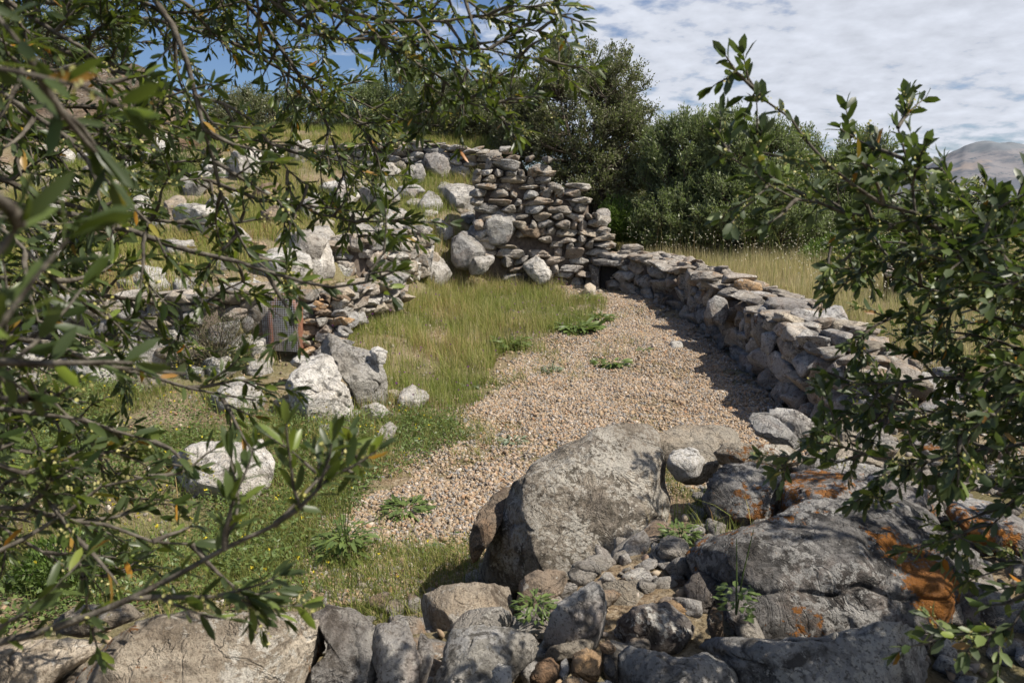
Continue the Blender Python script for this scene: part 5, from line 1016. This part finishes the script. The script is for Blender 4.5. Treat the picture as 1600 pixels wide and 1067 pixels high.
LM = [
 [(-250,-150,1.5),(100,-60,1.4),(400,-30,1.5),(620,30,1.5),(760,25,1.5),(868,2,1.5)],
 [(300,-80,1.6),(480,10,1.6),(590,55,1.6),(665,102,1.6),(720,150,1.55),(785,185,1.5)],
 [(350,-60,1.5),(520,60,1.5),(640,65,1.5),(740,80,1.5),(850,92,1.5)],
 [(200,-60,1.2),(285,90,1.2),(310,180,1.2),(345,290,1.25),(390,400,1.3),(430,430,1.3)],
 ([(-100,200,1.7),(100,220,1.7),(260,260,1.7),(450,320,1.7),(560,345,1.6),(640,340,1.6)],0.7),
 ([(-100,350,1.2),(100,330,1.2),(250,380,1.2),(400,420,1.2),(520,450,1.2),(615,425,1.15)],0.45),
 ([(-80,520,1.2),(100,550,1.2),(200,580,1.2),(300,610,1.2),(400,625,1.2)],0.55),
 [(-150,600,1.0),(0,640,1.0),(150,660,1.0),(240,690,1.05)],
 ([(-200,1080,0.8),(0,1000,0.8),(150,960,0.8),(330,865,0.8),(420,815,0.8),(540,700,0.85)],0.40),
 ([(-150,900,0.95),(0,860,0.95),(120,790,1.0),(230,745,1.0)],0.45),
 ([(-150,780,0.95),(60,800,1.0),(180,830,1.0),(300,850,1.0)],0.4),
 [(-150,50,1.5),(100,80,1.5),(250,130,1.5),(400,200,1.55),(480,290,1.6)],
 [(-100,-50,1.9),(150,20,1.9),(350,60,1.9),(500,150,1.9),(600,230,1.8)],
 [(-100,100,1.1),(60,180,1.1),(180,290,1.1),(260,400,1.15)],
 ([(-150,0,0.5),(0,20,0.5),(50,90,0.5)],0.6),
 ([(-150,600,0.36),(-60,480,0.36),(0,400,0.36),(30,350,0.36)],0.30),
 [(300,-120,1.7),(420,50,1.7),(500,170,1.7),(540,280,1.7),(560,370,1.65)],
 [(450,-100,1.8),(600,0,1.8),(690,60,1.8),(760,150,1.7),(790,190,1.7)],
 [(600,-100,1.5),(700,-20,1.5),(790,40,1.5),(840,50,1.5)],
 [(-150,420,1.5),(60,440,1.5),(180,460,1.5),(300,470,1.45),(380,440,1.4)],
 [(-150,700,0.9),(0,720,0.95),(90,800,1.0),(130,900,1.0)],
 [(-150,250,1.4),(0,280,1.4),(150,330,1.4),(300,350,1.4),(420,340,1.4)],
 [(-200,-80,1.3),(0,0,1.3),(150,90,1.3),(240,190,1.3)],
 [(100,-150,2.0),(250,-20,2.0),(430,90,2.1),(560,160,2.1),(660,220,2.1)],
 [(-100,160,2.1),(150,170,2.1),(330,210,2.1),(500,240,2.1),(600,300,2.0)],
 [(-200,560,1.5),(-20,560,1.5),(100,640,1.5),(180,740,1.5)],
 [(-200,300,1.0),(-50,330,1.0),(60,400,1.0),(140,480,1.05)],
 [(0,-150,1.6),(130,-40,1.6),(280,20,1.6),(420,-10,1.6)],
 ([(-150,500,0.6),(-20,560,0.6),(50,620,0.65)],0.5),
 [(-1.3,1.4,2.6,0),(-1.0,1.9,2.85,0),(-0.6,2.4,2.95,0),(-0.1,2.7,2.95,0)],  # unseen overhead crown branches, added to shade the near leaves and lawn
 [(-1.2,1.4,2.8,0),(-0.8,1.6,3.0,0),(-0.3,1.8,3.0,0),(0.1,2.2,2.95,0)],
 [(-1.4,1.4,2.6,0),(-1.3,2.0,2.85,0),(-1.0,2.6,2.95,0),(-0.6,3.0,3.0,0)],
 [(-1.2,1.3,2.7,0),(-0.8,1.2,2.8,0),(-0.4,1.1,2.8,0),(0.0,1.4,2.75,0)],
 [(-1.4,1.6,2.5,0),(-1.5,2.2,2.7,0),(-1.5,2.8,2.9,0),(-1.3,3.2,3.0,0)],
 [(-200,120,1.2),(-60,150,1.2),(60,200,1.2),(200,230,1.25)],
 [(-300,-60,1.7),(-80,60,1.7),(30,170,1.7),(90,280,1.7)],
 [(-300,160,1.5),(-80,240,1.5),(20,330,1.5),(70,430,1.5)],
 [(-300,420,1.4),(-90,500,1.4),(10,590,1.4),(60,700,1.4)],
 [(-250,350,2.0),(-60,330,2.0),(80,360,2.0),(230,360,2.0)],
 [(-250,100,2.1),(-60,80,2.1),(80,60,2.1),(260,70,2.1)],
 [(-250,560,2.0),(-60,600,2.0),(60,650,2.0),(150,660,2.0)],
 [(-250,840,1.5),(-60,820,1.5),(40,800,1.5),(110,810,1.5)],
 [(-200,0,1.0),(-60,40,1.0),(60,110,1.0),(170,130,1.05)],
 [(-200,760,1.3),(-60,780,1.3),(60,860,1.3),(160,900,1.3)],
 [(-200,450,1.9),(-60,460,1.9),(120,520,1.9),(250,530,1.9)],
 [(-200,660,1.7),(-60,680,1.7),(80,720,1.7),(200,780,1.7)],
]
near_tree('olive_tree', 'near olive tree with narrow leaves reaching in from the left, some leaves yellow', 'tree',
    [(-1.9, 0.9, 0.25), (-1.85, 0.95, 0.9), (-1.7, 1.05, 1.6), (-1.5, 1.25, 2.4), (-1.2, 1.4, 3.0)], LM, 5, 'olive_leaf', (0.021, 0.037), (0.22, 0.32), 0.040, 0.054, 0.16, 0.08, flower=0.26, droop=0.07, updir=0.08)
RM = [
 ([(1800,560,1.3),(1600,430,1.3),(1450,345,1.3),(1340,285,1.3),(1240,195,1.3),(1185,140,1.3),(1163,112,1.3)],0.03),
 [(1800,560,1.4),(1600,460,1.4),(1460,385,1.4),(1330,330,1.4),(1220,300,1.35),(1140,245,1.3)],
 [(1750,500,1.3),(1560,440,1.3),(1440,370,1.3),(1425,290,1.3),(1403,200,1.3)],
 [(1800,450,1.4),(1600,370,1.4),(1500,310,1.4),(1472,265,1.4)],
 [(1800,650,1.5),(1600,600,1.5),(1500,590,1.5),(1400,600,1.5),(1290,600,1.5)],
 [(1800,720,1.4),(1600,690,1.4),(1500,715,1.4),(1400,715,1.4),(1270,690,1.4)],
 [(1800,580,1.5),(1620,520,1.5),(1520,480,1.5),(1430,440,1.5),(1360,410,1.5)],
 [(1850,800,1.3),(1680,770,1.3),(1590,780,1.3),(1550,820,1.3)],
 [(1800,560,1.6),(1650,560,1.6),(1550,530,1.6),(1450,510,1.6),(1400,495,1.6)],
 [(1850,450,1.4),(1680,400,1.4),(1590,350,1.4),(1550,330,1.4)],
 [(1850,950,1.2),(1700,920,1.2),(1610,930,1.2),(1580,980,1.2)],
 [(1800,640,1.7),(1620,640,1.7),(1520,645,1.7),(1430,640,1.7),(1330,630,1.6)],
 [(1800,480,1.7),(1620,430,1.7),(1500,400,1.7),(1400,380,1.7),(1300,380,1.7)],
 [(1850,620,1.2),(1680,590,1.2),(1580,620,1.2),(1500,680,1.2)],
 [(1850,480,1.2),(1680,440,1.2),(1580,410,1.2),(1490,350,1.25)],
 [(1850,700,1.8),(1700,560,1.8),(1600,480,1.8),(1540,420,1.8),(1510,360,1.8)],
 [(1850,860,1.6),(1700,820,1.6),(1600,740,1.6),(1540,720,1.6)],
 # crown outside the frame on the right, it shades the dark boulder
 [(1.9,2.2,1.6,0),(1.75,2.5,1.7,0),(1.5,2.9,1.75,0),(1.35,3.1,1.7,0)],
 [(2.3,2.2,1.6,0),(2.1,2.6,1.9,0),(1.9,2.7,2.2,0),(1.7,2.6,2.3,0)],
 [(2.2,1.9,1.4,0),(1.9,2.0,1.5,0),(1.65,2.2,1.5,0),(1.55,2.4,1.4,0)],
 [(2.2,1.9,1.9,0),(2.0,2.0,2.3,0),(1.9,2.2,2.6,0),(1.8,2.3,2.8,0)],
 [(2.3,2.0,1.2,0),(2.1,2.5,1.3,0),(1.8,2.9,1.3,0),(1.6,3.2,1.2,0)],
]
near_tree('olive_tree', 'near olive shrub with broad leaves reaching in from the right, one twig against the sky', 'tree',
    [(2.3, 1.9, 0.4), (2.28, 1.92, 0.9), (2.25, 1.95, 1.3), (2.2, 1.95, 1.7), (2.2, 1.95, 2.1)], RM, 6, 'shrub_leaf', (0.020, 0.036), (0.34, 0.48), 0.022, 0.026, 0.15, 0.07, flower=0.5, updir=0.1)
